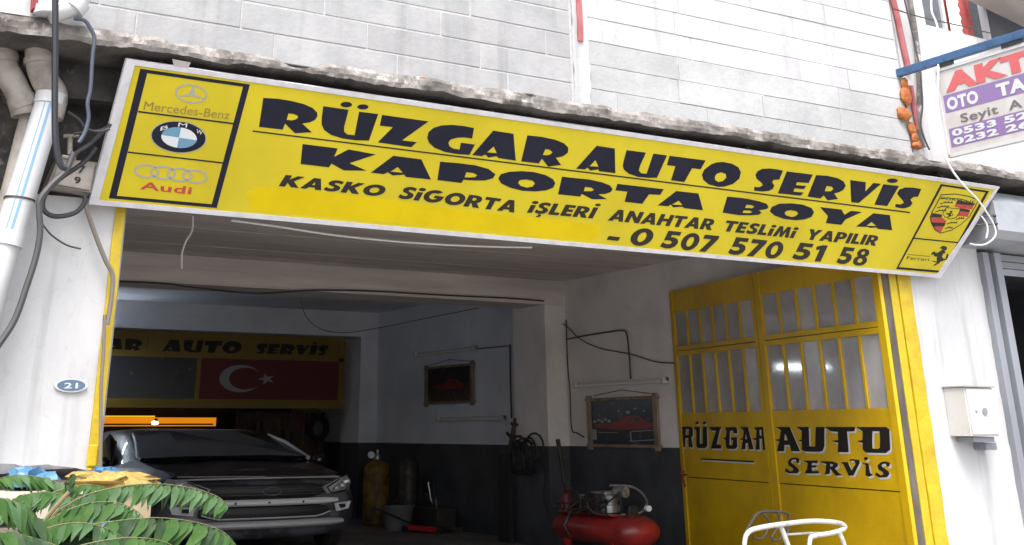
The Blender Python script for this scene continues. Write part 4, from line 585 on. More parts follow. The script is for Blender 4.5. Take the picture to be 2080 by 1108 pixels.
GL = {  # advance, list of shapes (outline, holes...)
 'K': (8.4, [[[(0,0),(2.7,0),(2.7,3.6),(5.3,0),(8.6,0),(5.0,5.2),(8.3,10),(5.2,10),(2.7,6.3),(2.7,10),(0,10)]]]),
 'A': (9.4, [[[(0,0),(2.8,0),(3.3,1.7),(6.1,1.7),(6.6,0),(9.4,0),(6.2,10),(3.2,10)], [(4.0,3.8),(5.4,3.8),(4.7,6.6)]]]),
 'S': (7., [[S_]]), 'Ş': (7., [[S_], [[(2.4,-.6),(4.2,-.6),(4.6,-2.2),(3.2,-3.2),(2.0,-3.0),(2.2,-2.2),(3,-2.2),(2.9,-1.6)]]]),
 'O': (10., [[ring_(5, 5, 5, 5.2), ring_(5, 5, 2.2, 2.5)]]),
 'G': (10., [[arc_(5, 5, 5, 5.2, 48, 338) + [(9.9,5.7),(5.2,5.7),(5.2,3.7),(7.0,3.7)] + arc_(5, 5, 2.3, 2.6, 322, 62)]]),
 'R': (8.2, [[[(0,0),(2.7,0),(2.7,3.4),(3.1,3.4),(5.0,0),(8.4,0),(5.8,3.9),(7.0,4.8),(7.6,6.4),(7.3,8.2),(6.1,9.5),(4.2,10),(0,10)], [(2.7,5.6),(3.8,5.6),(4.6,6.1),(4.8,6.8),(4.5,7.5),(3.7,7.9),(2.7,7.9)]]]),
 'T': (8., [[[(2.7,0),(5.4,0),(5.4,7.6),(8,7.6),(8,10),(0,10),(0,7.6),(2.7,7.6)]]]),
 'i': (3., [[I_(6.9)], [ring_(1.5, 9.2, 1.75, 1.35, 14)]]), 'İ': (3., [[I_(10)], [ring_(1.7, 12.4, 1.6, 1.2, 14)]]), 'I': (3., [[I_(10)]]),
 'L': (6., [[[(0,0),(5.8,0),(5.8,2.4),(2.7,2.4),(2.7,10),(0,10)]]]),
 'E': (6.2, [[[(0,0),(6,0),(6,2.3),(2.7,2.3),(2.7,3.9),(5.6,3.9),(5.6,6.1),(2.7,6.1),(2.7,7.7),(6,7.7),(6,10),(0,10)]]]),
 'H': (8.6, [[[(0,0),(2.7,0),(2.7,3.8),(5.9,3.8),(5.9,0),(8.6,0),(8.6,10),(5.9,10),(5.9,6.2),(2.7,6.2),(2.7,10),(0,10)]]]),
 'N': (9., [[[(0,0),(2.7,0),(2.7,5.6),(6.3,0),(9,0),(9,10),(6.3,10),(6.3,4.4),(2.7,10),(0,10)]]]),
 'M': (11., [[[(0,0),(2.6,0),(3.3,5.6),(4.7,0),(6.3,0),(7.7,5.6),(8.4,0),(11,0),(9.4,10),(6.9,10),(5.5,4.8),(4.1,10),(1.6,10)]]]),
 'Y': (9., [[[(3.2,0),(5.9,0),(5.9,4),(9,10),(6,10),(4.5,6.8),(3.1,10),(0,10),(3.2,4)]]]),
 'P': (7.8, [[[(0,0),(2.7,0),(2.7,3.2),(4.2,3.2),(6.2,3.8),(7.4,5.2),(7.6,6.7),(7.2,8.3),(6,9.5),(4.2,10),(0,10)], [(2.7,5.4),(3.8,5.4),(4.6,6.0),(4.8,6.7),(4.5,7.5),(3.7,7.9),(2.7,7.9)]]]),
 '0': (8., [[ring_(4, 5, 4, 5.2), ring_(4, 5, 1.5, 2.9)]]),
 '5': (7.2, [[[(.6,10),(6.6,10),(6.6,7.8),(3,7.8),(2.9,6.5),(4.4,6.5),(6.4,5.6),(7.2,3.6),(6.6,1.5),(5,.1),(3,-.2),(1,.2),(0,.8),(.3,3.2),(1.8,2.4),(3.2,2.3),(4.3,2.8),(4.4,3.7),(3.6,4.4),(2,4.5),(.5,4.2)]]]),
 '7': (7., [[[(0,10),(7,10),(7,8.2),(3.6,0),(.6,0),(3.8,7.6),(0,7.6)]]]),
 '1': (5., [[[(2,0),(4.7,0),(4.7,10),(2.6,10),(0,8.7),(.4,6.7),(2,7.2)]]]),
 '8': (7.5, [[[(3.7,10.2),(6,9.6),(7,7.9),(6.8,6.4),(5.8,5.4),(7,4.4),(7.5,2.8),(6.8,1),(5.2,0),(3.7,-.2),(2.2,0),(.6,1),(0,2.8),(.5,4.4),(1.6,5.4),(.7,6.4),(.5,7.9),(1.4,9.6)], ring_(3.7, 7.5, 1.0, 1.05, 12), ring_(3.7, 2.9, 1.35, 1.35, 12)]]),
 '-': (5., [[[(0, 0), (4, 0), (4, 10), (0, 10)]]])}
def heavy(word, material, shear, gap=.75):
    u0, v0, u1, v1, hh = ST[word]; x = 0; sh_ = []
    for ch in word:
        adv, shapes = GL[ch]
        for lp in shapes: sh_.append([[(px_ + x + shear * py_, py_) for px_, py_ in l] for l in lp])
        x += adv + gap
    xs = [p[0] for lp in sh_ for l in lp for p in l]; a_, b_ = min(xs), max(xs); mb = MB()
    for lp in sh_:
        mb.poly([[(u0 + (px_ - a_) / (b_ - a_) * (u1 - u0), v0 + (v1 - v0) * (px_ - a_) / (b_ - a_) + py_ / 10 * hh) for px_, py_ in l] for l in lp], lambda u, v, h: sp(u, v, .0015 + h), .0012)
    obj('lettering', mb, material, sg)
def stext(names, material, shear=0, bold=.0, h0=.0008, hk=1.0, label=None):
    mb = MB()
    for nme in names:
        u0, v0, u1, v1, hh = ST[nme]; s_ = {'AUDI': 'Audi'}.get(nme, nme)
        text_mb(mb, s_, u0, v0, u1, v1, hh * hk, sp, shear, bold, h0 + .001)
    o = obj('lettering', mb, material, sg)
    if label: o['label'] = label
for w_ in ('KASKO', 'SiGORTA', 'iŞLERİ', 'ANAHTAR', 'TESLiMi', 'YAPILIR'): heavy(w_, 'dark_ink', .2)
for w_ in ('-', '0', '507', '570', '51', '58'): heavy(w_, 'dark_ink', .18 if w_ != '-' else .05, 1.2)
stext(['Mercedes-Benz'], 'gold_ink', 0, .0)
for w_ in 'BMW': stext([w_], 'white_ink', 0, .0, h0=.0035)
stext(['AUDI'], 'red_ink', 0, .02); stext(['PORSCHE'], 'dark_ink'); stext(['Ferrari'], 'dark_ink')
obj('lettering', MB().poly([[(9.56, .205), (9.885, .205), (9.885, .209), (9.56, .209)]], lambda u, v, h: sp(u, v, h)), 'dark_ink', sg)
for u in (1.95, 4.6, 7.3, 9.9):
    obj('bracket', bar(sp(u, .97, -.04), (u, 7.62, 3.95), .04, .03, (1, 0, 0)), 'dark_metal', sg)
    obj('bracket', bar(sp(u, .1, -.04), (u, 8.06, 3.31 if u > 1.9 else 2.98), .03, .03, (1, 0, 0)), 'dark_metal', sg)
obj('tape', MB().add([sp(*p, .0075) for p in ((2.02, 1.0), (2.12, 1.0), (2.13, 1.04), (2.0, 1.045))], [(0, 1, 2, 3)]), 'beige', sg)

# ================================================================ garage door frame and leaves
jf = thing('door_frame', 'chipped yellow steel jamb along the left edge of the garage opening', 'door frame', (1.9, 8.1, 0))
obj('jamb', wobbly_column(1.862, 1.93, 7.985, 8.12, 0, 3.3, 20, .006), 'jamb_yellow', jf)
obj('stop_strip', MB().box(1.934, 1.95, 8.03, 8.2, 0, 3.3), 'steel_grey', jf)
obj('hinge', MB().box(1.853, 1.915, 7.955, 7.983, 1.29, 1.42, .008), 'jamb_yellow', jf)
obj('hinge', MB().cyl((1.872, 7.96, 1.2), (1.872, 7.96, 1.285), .018, 10).cyl((1.90, 7.965, 1.16), (1.90, 7.965, 1.24), .026, 10), 'jamb_yellow', jf)
jr = thing('door_frame', 'bright yellow steel jamb along the right edge of the garage opening', 'door frame', (9.6, 8.1, 0))
obj('jamb', wobbly_column(9.585, 9.768, 7.975, 8.2, 0, 3.3, 26, .012), 'jamb_yellow', jr)
obj('jamb', MB().box(9.475, 9.575, 7.985, 8.05, 0, 3.3, .004), 'jamb_yellow', jr)
obj('jamb_gap', MB().box(9.385, 9.472, 7.996, 8.05, 0, 3.3), 'gap', jr)
DD = Vector((.17608, .98438, 0)); DN = Vector((-DD.y, DD.x, 0)); DP = Vector((9.40, 8.2, 0))
def dp(s_, z, h=0.): p = DP + DD * s_ + DN * h; return Vector((p.x, p.y, z))
def dbox(s0, s1, z0, z1, h0, h1):
    vs = [dp(s_, z, h) for s_ in (s0, s1) for z in (z0, z1) for h in (h0, h1)]
    return MB().add(vs, [(0, 1, 3, 2), (4, 6, 7, 5), (0, 4, 5, 1), (2, 3, 7, 6), (0, 2, 6, 4), (1, 5, 7, 3)])
DR = json.loads('''{"left":[[[[3.899,1.526],[3.629,1.525],[3.591,1.501],[3.604,1.422],[3.648,1.402],[3.624,1.29],[3.722,1.289],[3.719,1.395],[3.79,1.395],[3.812,1.288],[3.915,1.287],[3.88,1.401],[3.945,1.414],[3.872,1.421],[3.847,1.488]],[[3.761,1.495],[3.69,1.495],[3.7,1.428],[3.779,1.428]]],[[[3.574,1.521],[3.423,1.521],[3.453,1.331],[3.386,1.332],[3.356,1.52],[3.262,1.52],[3.283,1.307],[3.34,1.283],[3.502,1.281],[3.539,1.304],[3.513,1.475]]],[[[3.438,1.567],[3.445,1.558],[3.461,1.552],[3.482,1.55],[3.502,1.552],[3.516,1.558],[3.52,1.567],[3.513,1.576],[3.497,1.582],[3.476,1.584],[3.456,1.581],[3.442,1.575]]],[[[3.268,1.566],[3.275,1.557],[3.29,1.551],[3.311,1.549],[3.331,1.551],[3.344,1.557],[3.348,1.566],[3.342,1.574],[3.326,1.581],[3.305,1.583],[3.286,1.58],[3.272,1.574]]],[[[3.222,1.52],[2.936,1.519],[2.982,1.475],[3.07,1.328],[2.969,1.323],[2.975,1.283],[3.208,1.28],[3.173,1.334],[3.059,1.475],[3.162,1.481]]],[[[2.86,1.515],[2.635,1.518],[2.602,1.499],[2.598,1.45],[2.684,1.45],[2.687,1.477],[2.754,1.477],[2.792,1.325],[2.731,1.319],[2.704,1.375],[2.746,1.375],[2.741,1.406],[2.618,1.407],[2.627,1.308],[2.676,1.283],[2.837,1.281],[2.87,1.305],[2.864,1.374],[2.918,1.399],[2.858,1.405],[2.829,1.475]]],[[[2.538,1.518],[2.37,1.517],[2.294,1.284],[2.388,1.283],[2.4,1.347],[2.447,1.346],[2.464,1.282],[2.543,1.281],[2.502,1.376],[2.572,1.388],[2.493,1.401],[2.461,1.475]],[[2.424,1.45],[2.411,1.389],[2.445,1.389]]],[[[2.253,1.513],[2.068,1.517],[2.048,1.498],[2.048,1.279],[2.111,1.28],[2.109,1.391],[2.158,1.397],[2.174,1.281],[2.259,1.282],[2.227,1.372],[2.309,1.396],[2.226,1.402],[2.202,1.475]],[[2.142,1.487],[2.107,1.487],[2.111,1.427],[2.148,1.427]]],[[[3.46,1.169],[2.315,1.164],[2.318,1.147],[3.463,1.154]]]],"right":[[[[1.822,1.516],[1.562,1.515],[1.42,1.276],[1.577,1.274],[1.596,1.336],[1.692,1.335],[1.715,1.272],[1.845,1.27],[1.783,1.369],[1.868,1.386],[1.774,1.393],[1.73,1.48]],[[1.66,1.451],[1.619,1.382],[1.684,1.382]]],[[[1.447,1.515],[1.221,1.514],[1.247,1.328],[1.148,1.324],[1.101,1.514],[0.953,1.513],[0.99,1.331],[1.028,1.287],[1.079,1.275],[1.339,1.274],[1.386,1.293],[1.372,1.367],[1.44,1.386],[1.374,1.389],[1.351,1.475]]],[[[0.944,1.513],[0.458,1.512],[0.475,1.472],[0.594,1.469],[0.606,1.279],[0.782,1.276],[0.756,1.361],[0.855,1.382],[0.753,1.39],[0.743,1.466],[0.865,1.472]]],[[[0.44,1.512],[-0.003,1.51],[-0.048,1.49],[-0.023,1.311],[0.047,1.28],[0.339,1.278],[0.385,1.306],[0.373,1.364],[0.458,1.384],[0.37,1.392],[0.351,1.469]],[[0.201,1.472],[0.098,1.472],[0.107,1.392],[0.125,1.325],[0.158,1.314],[0.234,1.318],[0.224,1.391]]],[[[1.445,1.202],[1.463,1.162],[1.504,1.161],[1.508,1.195],[1.582,1.19],[1.608,1.165],[1.493,1.111],[1.468,1.084],[1.514,1.06],[1.671,1.055],[1.735,1.076],[1.715,1.105],[1.674,1.095],[1.646,1.075],[1.582,1.084],[1.578,1.103],[1.656,1.135],[1.659,1.175],[1.6,1.205],[1.515,1.214]]],[[[1.376,1.187],[1.135,1.192],[1.141,1.164],[1.229,1.168],[1.243,1.145],[1.164,1.144],[1.172,1.125],[1.248,1.123],[1.244,1.09],[1.135,1.093],[1.13,1.071],[1.34,1.062],[1.379,1.069],[1.332,1.104],[1.31,1.16]]],[[[1.087,1.187],[0.885,1.189],[0.804,1.172],[0.809,1.145],[0.86,1.125],[0.804,1.081],[0.751,1.067],[0.855,1.056],[0.937,1.12],[0.956,1.071],[1.043,1.066],[1.019,1.091],[0.995,1.162],[1.061,1.171]],[[0.927,1.167],[0.881,1.159],[0.894,1.143],[0.932,1.142]]],[[[0.754,1.186],[0.643,1.188],[0.595,1.113],[0.52,1.173],[0.54,1.204],[0.622,1.202],[0.583,1.217],[0.458,1.211],[0.455,1.185],[0.578,1.067],[0.651,1.064],[0.713,1.163]]],[[[0.42,1.186],[0.324,1.182],[0.316,1.1],[0.277,1.081],[0.349,1.063],[0.39,1.078],[0.371,1.166]]],[[[0.323,1.226],[0.329,1.218],[0.341,1.212],[0.356,1.21],[0.371,1.212],[0.381,1.217],[0.383,1.225],[0.377,1.233],[0.365,1.239],[0.35,1.241],[0.335,1.239],[0.326,1.234]]],[[[0.008,1.195],[0.023,1.164],[0.06,1.163],[0.068,1.186],[0.127,1.182],[0.132,1.161],[0.048,1.123],[0.034,1.099],[0.077,1.069],[0.196,1.061],[0.246,1.082],[0.228,1.108],[0.197,1.096],[0.166,1.082],[0.122,1.091],[0.127,1.108],[0.188,1.135],[0.193,1.17],[0.132,1.199],[0.063,1.207]]]]}''')
def leaf(label, s0, s1, top, key, wl, wr, nb, head, glass):
    t = thing('garage_door_leaf', label, 'door', dp((s0 + s1) / 2, 0, -.02))
    a, b = s0 + .004, s1 - .004
    obj('stile', dbox(a, a + wr, .05, top, -.045, .022), 'door_yellow', t)
    obj('stile', dbox(b - wl, b, .05, top, -.045, .022), 'door_yellow', t)
    obj('head_panel', dbox(a + wr, b - wl, head, top - .002, -.02, .006), 'door_yellow', t)
    for z0, z1 in ((2.36, 2.415), (2.423, 2.475)): obj('rail', dbox(a + wr, b - wl, z0, z1, -.03, .016), 'door_yellow', t)
    obj('sheet', dbox(a + wr, b - wl, .955, 1.68, -.02, .008), 'door_yellow', t)
    obj('sheet', dbox(a + wr, b - wl, .08, .945, -.02, .004), 'door_yellow', t)
    ln = (b - wl) - (a + wr)
    for z0, z1 in ((1.68, 2.36), (2.475, head)):
        for k in range(nb + 1):
            c0 = a + wr + ln * k / (nb + 1); c1 = a + wr + ln * (k + 1) / (nb + 1)
            obj('pane', dbox(c0, c1, z0, z1, -.020, -.012), glass if k % 3 else 'door_glass2', t)
            if k: obj('glazing_bar', dbox(c0 - .016, c0 + .016, z0, z1, -.010, .010), 'door_yellow', t)
    mb = MB(); mw_ = MB()
    for loops in DR[key]:
        mb.poly(loops, lambda u, v, h: dp(u, v, .0095 + h), .0008)
        mw_.poly([[(u - .022, v - .017) for u, v in l] for l in loops], lambda u, v, h: dp(u, v, .0085 + h), .0006)
    obj('lettering_shadow', mw_, 'white_ink', t); obj('lettering', mb, 'dark_ink', t)
    return t
dl = leaf('far yellow steel door leaf lettered with the first word in squat dark capitals', 1.985, 3.93, 3.17, 'left', .07, .06, 5, 2.89, 'door_glass')
dr_ = leaf('near yellow steel door leaf lettered with two words, one squat and one curly', -.20, 1.975, 3.17, 'right', .10, .10, 5, 2.915, 'door_glass')
obj('handle', MB().tube(smooth_path([dp(3.86, 1.02, .01), dp(3.88, .98, .06), dp(3.84, .92, .05), dp(3.86, .84, .02)], 4), .012, 6), 'old_red', dl)
obj('padlock', rubble(tuple(dp(3.83, .975, .03)), .03, 2), 'dark_metal', dl)
bk = thing('garage_door_leaf', 'narrow folded yellow door leaf behind the near one, by the right jamb', 'door', (9.5, 8.5, 0))
obj('stile', MB().box(9.66, 9.72, 8.27, 8.31, .05, 3.2), 'door_yellow', bk); obj('pane', MB().box(9.62, 9.70, 8.315, 8.32, 1.6, 3.1), 'door_glass2', bk)

# ================================================================ drain pipes, cables, meter on the left
pp = thing('drain_pipe', 'white drain pipe with blue printed stripes and two elbows left of the sign', 'pipe', (1.3, 7.8, 0))


obj('elbow', MB().tube(smooth_path([(1.171,7.720,3.907),(1.196,7.720,3.767),(1.248,7.720,3.655),(1.317,7.720,3.563),(1.305,7.720,3.411)], 5), .088, 18), 'pvc', pp)
obj('pipe', MB().tube([(1.297,7.720,3.544),(1.151,7.720,2.572)], .092, 20), 'pvc_clean', pp)
obj('pipe', MB().tube([(1.145,7.720,2.572),(1.056,7.720,1.817)], .088, 20), 'pvc_clean', pp)
obj('collar', MB().tube([(1.300,7.720,3.571),(1.294,7.720,3.496)], .102, 20), 'pvc_clean', pp)
obj('collar', MB().tube([(1.187,7.720,3.806),(1.194,7.720,3.766)], .098, 20), 'pvc', pp)
obj('collar', MB().tube([(1.163,7.720,2.658),(1.151,7.720,2.572)], .103, 20), 'pvc_clean', pp)
obj('strap', MB().tube([(1.193,7.720,2.870),(1.192,7.720,2.858)], .098, 20), 'dark_metal', pp)
def off_line(a, b, d, w, n=12):
    """thin raised print line along the camera-facing side of the pipe"""
    a = Vector(a); b = Vector(b); t = (b - a).normalized(); f_ = Vector((math.sin(d), -math.cos(d), 0)); f_ = (f_ - t * f_.dot(t)).normalized()
    g = t.cross(f_).normalized(); r_ = .0925
    vs = [a + f_ * r_ - g * w, a + f_ * r_ + g * w, b + f_ * r_ + g * w, b + f_ * r_ - g * w]; vs += [v + f_ * .0015 for v in vs]
    return MB().add(vs, [(0, 1, 2, 3), (4, 7, 6, 5), (0, 4, 5, 1), (1, 5, 6, 2), (2, 6, 7, 3), (3, 7, 4, 0)])
pa, pb_ = [(1.289,7.720,3.485),(1.162,7.720,2.664)]
for d in (-.42, -.10, .0): obj('printed_stripe', off_line(pa, pb_, d, .004), 'pipe_print', pp)
p2_ = thing('drain_pipe', 'grimy beige drain pipe with an elbow at the far left edge', 'pipe', (1.1, 7.8, 0))
obj('elbow', MB().tube(smooth_path([(0.970,7.800,3.874),(0.995,7.800,3.741),(1.054,7.800,3.648),(1.133,7.800,3.524),(1.162,7.800,3.427)], 5), .085, 18), 'pvc', p2_)
obj('pipe', MB().tube([(1.199,7.840,3.441),(1.078,7.840,2.165)], .062, 18), 'pvc', p2_)
obj('collar', MB().tube([(1.121,7.800,3.546),(1.155,7.800,3.477)], .092, 18), 'pvc', p2_)
obj('collar', MB().tube([(0.978,7.800,3.817),(0.988,7.800,3.764)], .094, 18), 'pvc', p2_)
# pipes above the ledge
p3 = thing('drain_pipe', 'white pipe stub with elbow standing on the ledge at the top left', 'pipe', (1.3, 7.4, 4))
obj('pipe', MB().tube([(1.142,7.360,4.163),(1.152,7.360,3.988)], .078, 18), 'pvc_clean', p3)
obj('collar', MB().tube([(1.145,7.360,4.048),(1.148,7.360,3.994)], .088, 18), 'pvc_clean', p3)
obj('elbow', MB().tube(smooth_path([(1.151,7.360,4.001),(1.229,7.360,4.042),(1.302,7.360,4.083),(1.341,7.360,4.159)], 5), .07, 18), 'pvc_clean', p3)
obj('collar', MB().tube([(1.290,7.360,4.053),(1.330,7.360,4.115)], .085, 18), 'pvc_clean', p3)
tag(obj('steel_post', bar(*[(1.073,7.380,4.014),(1.049,7.380,4.290)], .09, .05), 'old_red'), 'dark red painted post standing on the ledge by the white pipe', 'post')
lw = thing('upper_plaster', 'white plastered patch of wall behind the red post at the top left', 'wall', (.8, 7.45, 4))
obj('plaster', rough_wall(-5, 1.16, 3.99, 6.4, 7.44, 7.508, .006, 0, nx=50, nz=24, seed=21), 'white_paint', lw)

def cable(label, pts, r, material, sub=6, cat='cable'):
    return tag(obj('cable', MB().tube(smooth_path(pts, sub), r, 7), material), label, cat)
cable('thick black cable hanging straight down over the ledge and left pipe', [(1.132,7.160,4.162),(1.176,7.160,3.838),(1.221,7.160,3.460),(1.263,7.160,3.156),(1.309,7.160,3.003),(1.352,7.160,2.978)], .021, 'cable_black')
cable('grey cable bundle looping from the meter box down the white wall', [(1.466,7.600,3.175),(1.434,7.600,3.059),(1.355,7.600,2.956),(1.298,7.600,2.857),(1.302,7.600,2.780),(1.324,7.600,2.660),(1.320,7.600,2.509),(1.289,7.600,2.329),(1.245,7.600,2.124),(1.166,7.600,1.964)], .021, 'cable_grey')
cable('black cable loop below the meter box beside the pipe', [(1.623,7.700,3.245),(1.556,7.700,3.139),(1.414,7.700,3.011),(1.341,7.700,2.909),(1.341,7.700,2.815),(1.414,7.700,2.774),(1.533,7.700,2.803),(1.588,7.700,2.868),(1.589,7.700,2.916)], .016, 'cable_black')
cable('brownish cable running from the sign down to the yellow jamb', [(1.629,7.900,2.959),(1.661,7.900,2.857),(1.734,7.900,2.700),(1.816,7.900,2.546),(1.872,7.900,2.454),(1.880,7.900,2.297),(1.872,7.900,2.141)], .016, 'cable_taupe')
cable('brown conduit following the yellow jamb to the ground', [(1.849,7.900,2.202),(1.867,7.900,1.958),(1.875,7.900,1.779),(1.899,7.900,1.545),(1.928,7.900,1.259)], .012, 'cable_taupe')
cable('thin grey wire curving across the white wall under the loops', [(1.391,7.950,2.761),(1.459,7.950,2.693),(1.561,7.950,2.637),(1.656,7.950,2.618)], .006, 'cable_grey')
cable('slate blue cable dropping from the ledge behind the sign edge', [(1.308,7.330,3.986),(1.377,7.330,3.984),(1.428,7.330,3.925),(1.454,7.330,3.868),(1.455,7.330,3.750),(1.467,7.330,3.537),(1.460,7.330,3.439),(1.478,7.330,3.344),(1.465,7.330,3.247),(1.436,7.330,3.180)], .013, 'cable_blue')
cable('thin black cable from the blue one toward the sign', [(1.396,7.600,3.435),(1.471,7.600,3.395),(1.528,7.600,3.339),(1.606,7.600,3.328),(1.674,7.600,3.356)], .010, 'cable_black')
cable('second thin black cable crossing behind the sign edge', [(1.470,7.700,3.320),(1.563,7.700,3.345),(1.657,7.700,3.376),(1.746,7.700,3.462)], .009, 'cable_black')
cable('sagging black cable from sign edge down to the meter box', [(1.699,7.650,3.411),(1.634,7.650,3.329),(1.563,7.650,3.245),(1.492,7.650,3.181),(1.455,7.650,3.103)], .015, 'cable_black')
mtx = thing('meter_box', 'grey electricity meter box with dark numerals under the pipes', 'meter box', (1.576,8.000,2.997))
mv = [(1.418,7.850,3.179),(1.676,7.850,3.180),(1.661,7.850,2.973),(1.372,7.850,2.998)]
def slabquad(q, y_back, material, name, parent, inset=0):
    q = [Vector(p) for p in q]; c_ = (q[0] + q[1] + q[2] + q[3]) / 4; q = [p + (c_ - p) * inset for p in q]
    b_ = [Vector((p.x, y_back, p.z)) for p in q]
    return obj(name, MB().add(q + b_, [(0, 1, 2, 3), (4, 7, 6, 5), (0, 4, 5, 1), (1, 5, 6, 2), (2, 6, 7, 3), (3, 7, 4, 0)]), material, parent)
slabquad(mv, 8.03, 'meter', 'body', mtx)
slabquad([Vector(p) - Vector((0, .02, 0)) for p in mv], 7.848, 'meter', 'cover', mtx, .12)
mf = lambda u, v, h: Vector((u, 7.828 - h, v))
mb = MB(); q7 = [(1.552,7.830,3.091),(1.597,7.830,3.095),(1.535,7.830,3.023),(1.577,7.830,3.021)]
text_mb(mb, '7', q7[0][0], q7[0][2], q7[1][0], q7[1][2], .05, mf, 0, .02); text_mb(mb, '9', q7[2][0], q7[2][2] , q7[3][0], q7[3][2], .045, mf, 0, .02); obj('numerals', mb, 'dark_ink', mtx)
obj('insulator', MB().tube([(1.466,7.800,3.328),(1.481,7.800,3.203)], .018, 10), 'pvc', mtx); obj('insulator_arm', MB().tube([(1.422,7.800,3.319),(1.523,7.800,3.335)], .014, 8).tube([(1.429,7.780,3.180),(1.518,7.780,3.177)], .012, 8), 'pvc', mtx)
# more rubble in the dark recess under the ledge
rec = thing('rough_beam', 'rough stained concrete lump, coloured darker for shade, under the ledge left of the sign', 'beam', (1.2, 7.9, 3.7))
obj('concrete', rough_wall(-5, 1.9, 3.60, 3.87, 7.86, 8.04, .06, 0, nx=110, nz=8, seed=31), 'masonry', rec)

# house number plate
hp = thing('house_number_plate', 'small oval blue enamel number plate on the left white wall', 'plate', (1.705, 7.985, 1.77))
pf = lambda u, v, h: Vector((u, 7.988 - h, v))
el_ = lambda cx, cz, rx, rz, n=24: [(cx + rx * math.cos(2 * math.pi * k / n), cz + rz * math.sin(2 * math.pi * k / n)) for k in range(n)]
obj('rim', MB().poly([el_(1.705, 1.77, .104, .042)], pf, .008), 'white_ink', hp)
obj('plate', MB().poly([el_(1.705, 1.77, .088, .034)], pf, .011), 'enamel_blue', hp)
mb = MB(); text_mb(mb, '21', 1.66, 1.752, 1.745, 1.752, .034, lambda u, v, h: pf(u, v, .0115 + h), 0, .02); obj('numerals', mb, 'white_ink', hp)

# ================================================================ right side: shutter, box, hanging sign
eb = thing('electric_box', 'white steel electricity box fixed on the right pier', 'electric box', (10.4, 7.9, 1.4))
obj('body', MB().box(10.04, 10.455, 7.76, 8.0, 1.425, 1.862, .004), 'box_white', eb)
obj('cover', MB().box(10.055, 10.44, 7.748, 7.758, 1.44, 1.85, .003), 'box_white', eb)
obj('roof_lip', MB().box(10.02, 10.47, 7.735, 8.0, 1.865, 1.876), 'beige', eb)
obj('lock', MB().cyl((10.27, 7.748, 1.645), (10.27, 7.738, 1.645), .034, 16), 'steel_grey', eb); obj('screw', MB().cyl((10.15, 7.748, 1.645), (10.15, 7.741, 1.645), .012, 10), 'steel_grey', eb)
tag(obj('bracket', MB().box(10.12, 10.42, 7.80, 8.0, 1.372, 1.418, .003), 'steel_grey'), 'grey steel channel bracket under the white electricity box', 'bracket')
tag(obj('bracket', MB().box(10.36, 10.52, 7.86, 8.0, 1.30, 1.366, .003), 'steel_grey'), 'short grey steel angle against the shutter rail below the channel bracket', 'bracket')
sh = thing('roller_shutter', 'grey roller shutter with housing and guide rail on the neighbouring shop', 'shutter', (11.6, 7.9, 0))
obj('guide_rail', MB().box(10.90, 10.995, 7.93, 8.12, 0, 3.22, .003), 'steel_grey', sh)
obj('guide_rail', MB().box(11.0, 11.04, 7.97, 8.12, 0, 3.22), 'slat', sh)
obj('guide_rail', MB().box(11.045, 11.15, 7.90, 8.12, 0, 3.22, .003), 'steel_grey', sh)
vs = [(10.62, 7.50, 3.37), (10.62, 7.50, 3.66), (10.62, 7.66, 3.80), (10.62, 8.05, 3.80), (10.62, 8.05, 3.25), (10.62, 7.60, 3.30)]
hb = MB(); hb.add(vs + [(15.5, y, z) for _, y, z in vs], [(0, 1, 2, 3, 4, 5), (6, 11, 10, 9, 8, 7)] + [(k, (k + 1) % 6, 6 + (k + 1) % 6, 6 + k) for k in range(6)]); obj('housing', hb, 'steel_light', sh)
for k in range(3): obj('slat', MB().box(11.16, 15.5, 8.0 + .004 * (k % 2), 8.03, 3.235 - (k + 1) * .075, 3.235 - k * .075 - .006, .003), 'slat' if k != 2 else 'steel_grey', sh)
for z in (3.50, 3.42): obj('bolt', MB().tube([(10.45, 7.62, z), (10.60, 7.50, z + .01)], .007, 6).cyl((10.59, 7.505, z + .008), (10.61, 7.49, z + .012), .016, 8), 'black', sh)
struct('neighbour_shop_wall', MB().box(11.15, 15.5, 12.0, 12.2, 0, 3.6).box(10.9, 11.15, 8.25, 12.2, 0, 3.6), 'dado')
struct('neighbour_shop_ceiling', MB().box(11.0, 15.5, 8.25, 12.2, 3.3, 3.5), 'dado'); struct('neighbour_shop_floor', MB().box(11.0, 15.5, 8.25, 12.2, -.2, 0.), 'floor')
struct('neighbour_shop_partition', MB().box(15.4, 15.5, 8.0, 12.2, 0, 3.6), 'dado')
nb_ = thing('shop_counter', 'dim counter shelf inside the dark neighbouring shop', 'counter', (12.6, 10.5, 0))
obj('top', MB().box(11.9, 14.5, 10.2, 10.8, 1.35, 1.39), 'steel_grey', nb_); obj('front', MB().box(11.95, 14.45, 10.25, 10.75, 0, 1.35), 'panel_black', nb_)

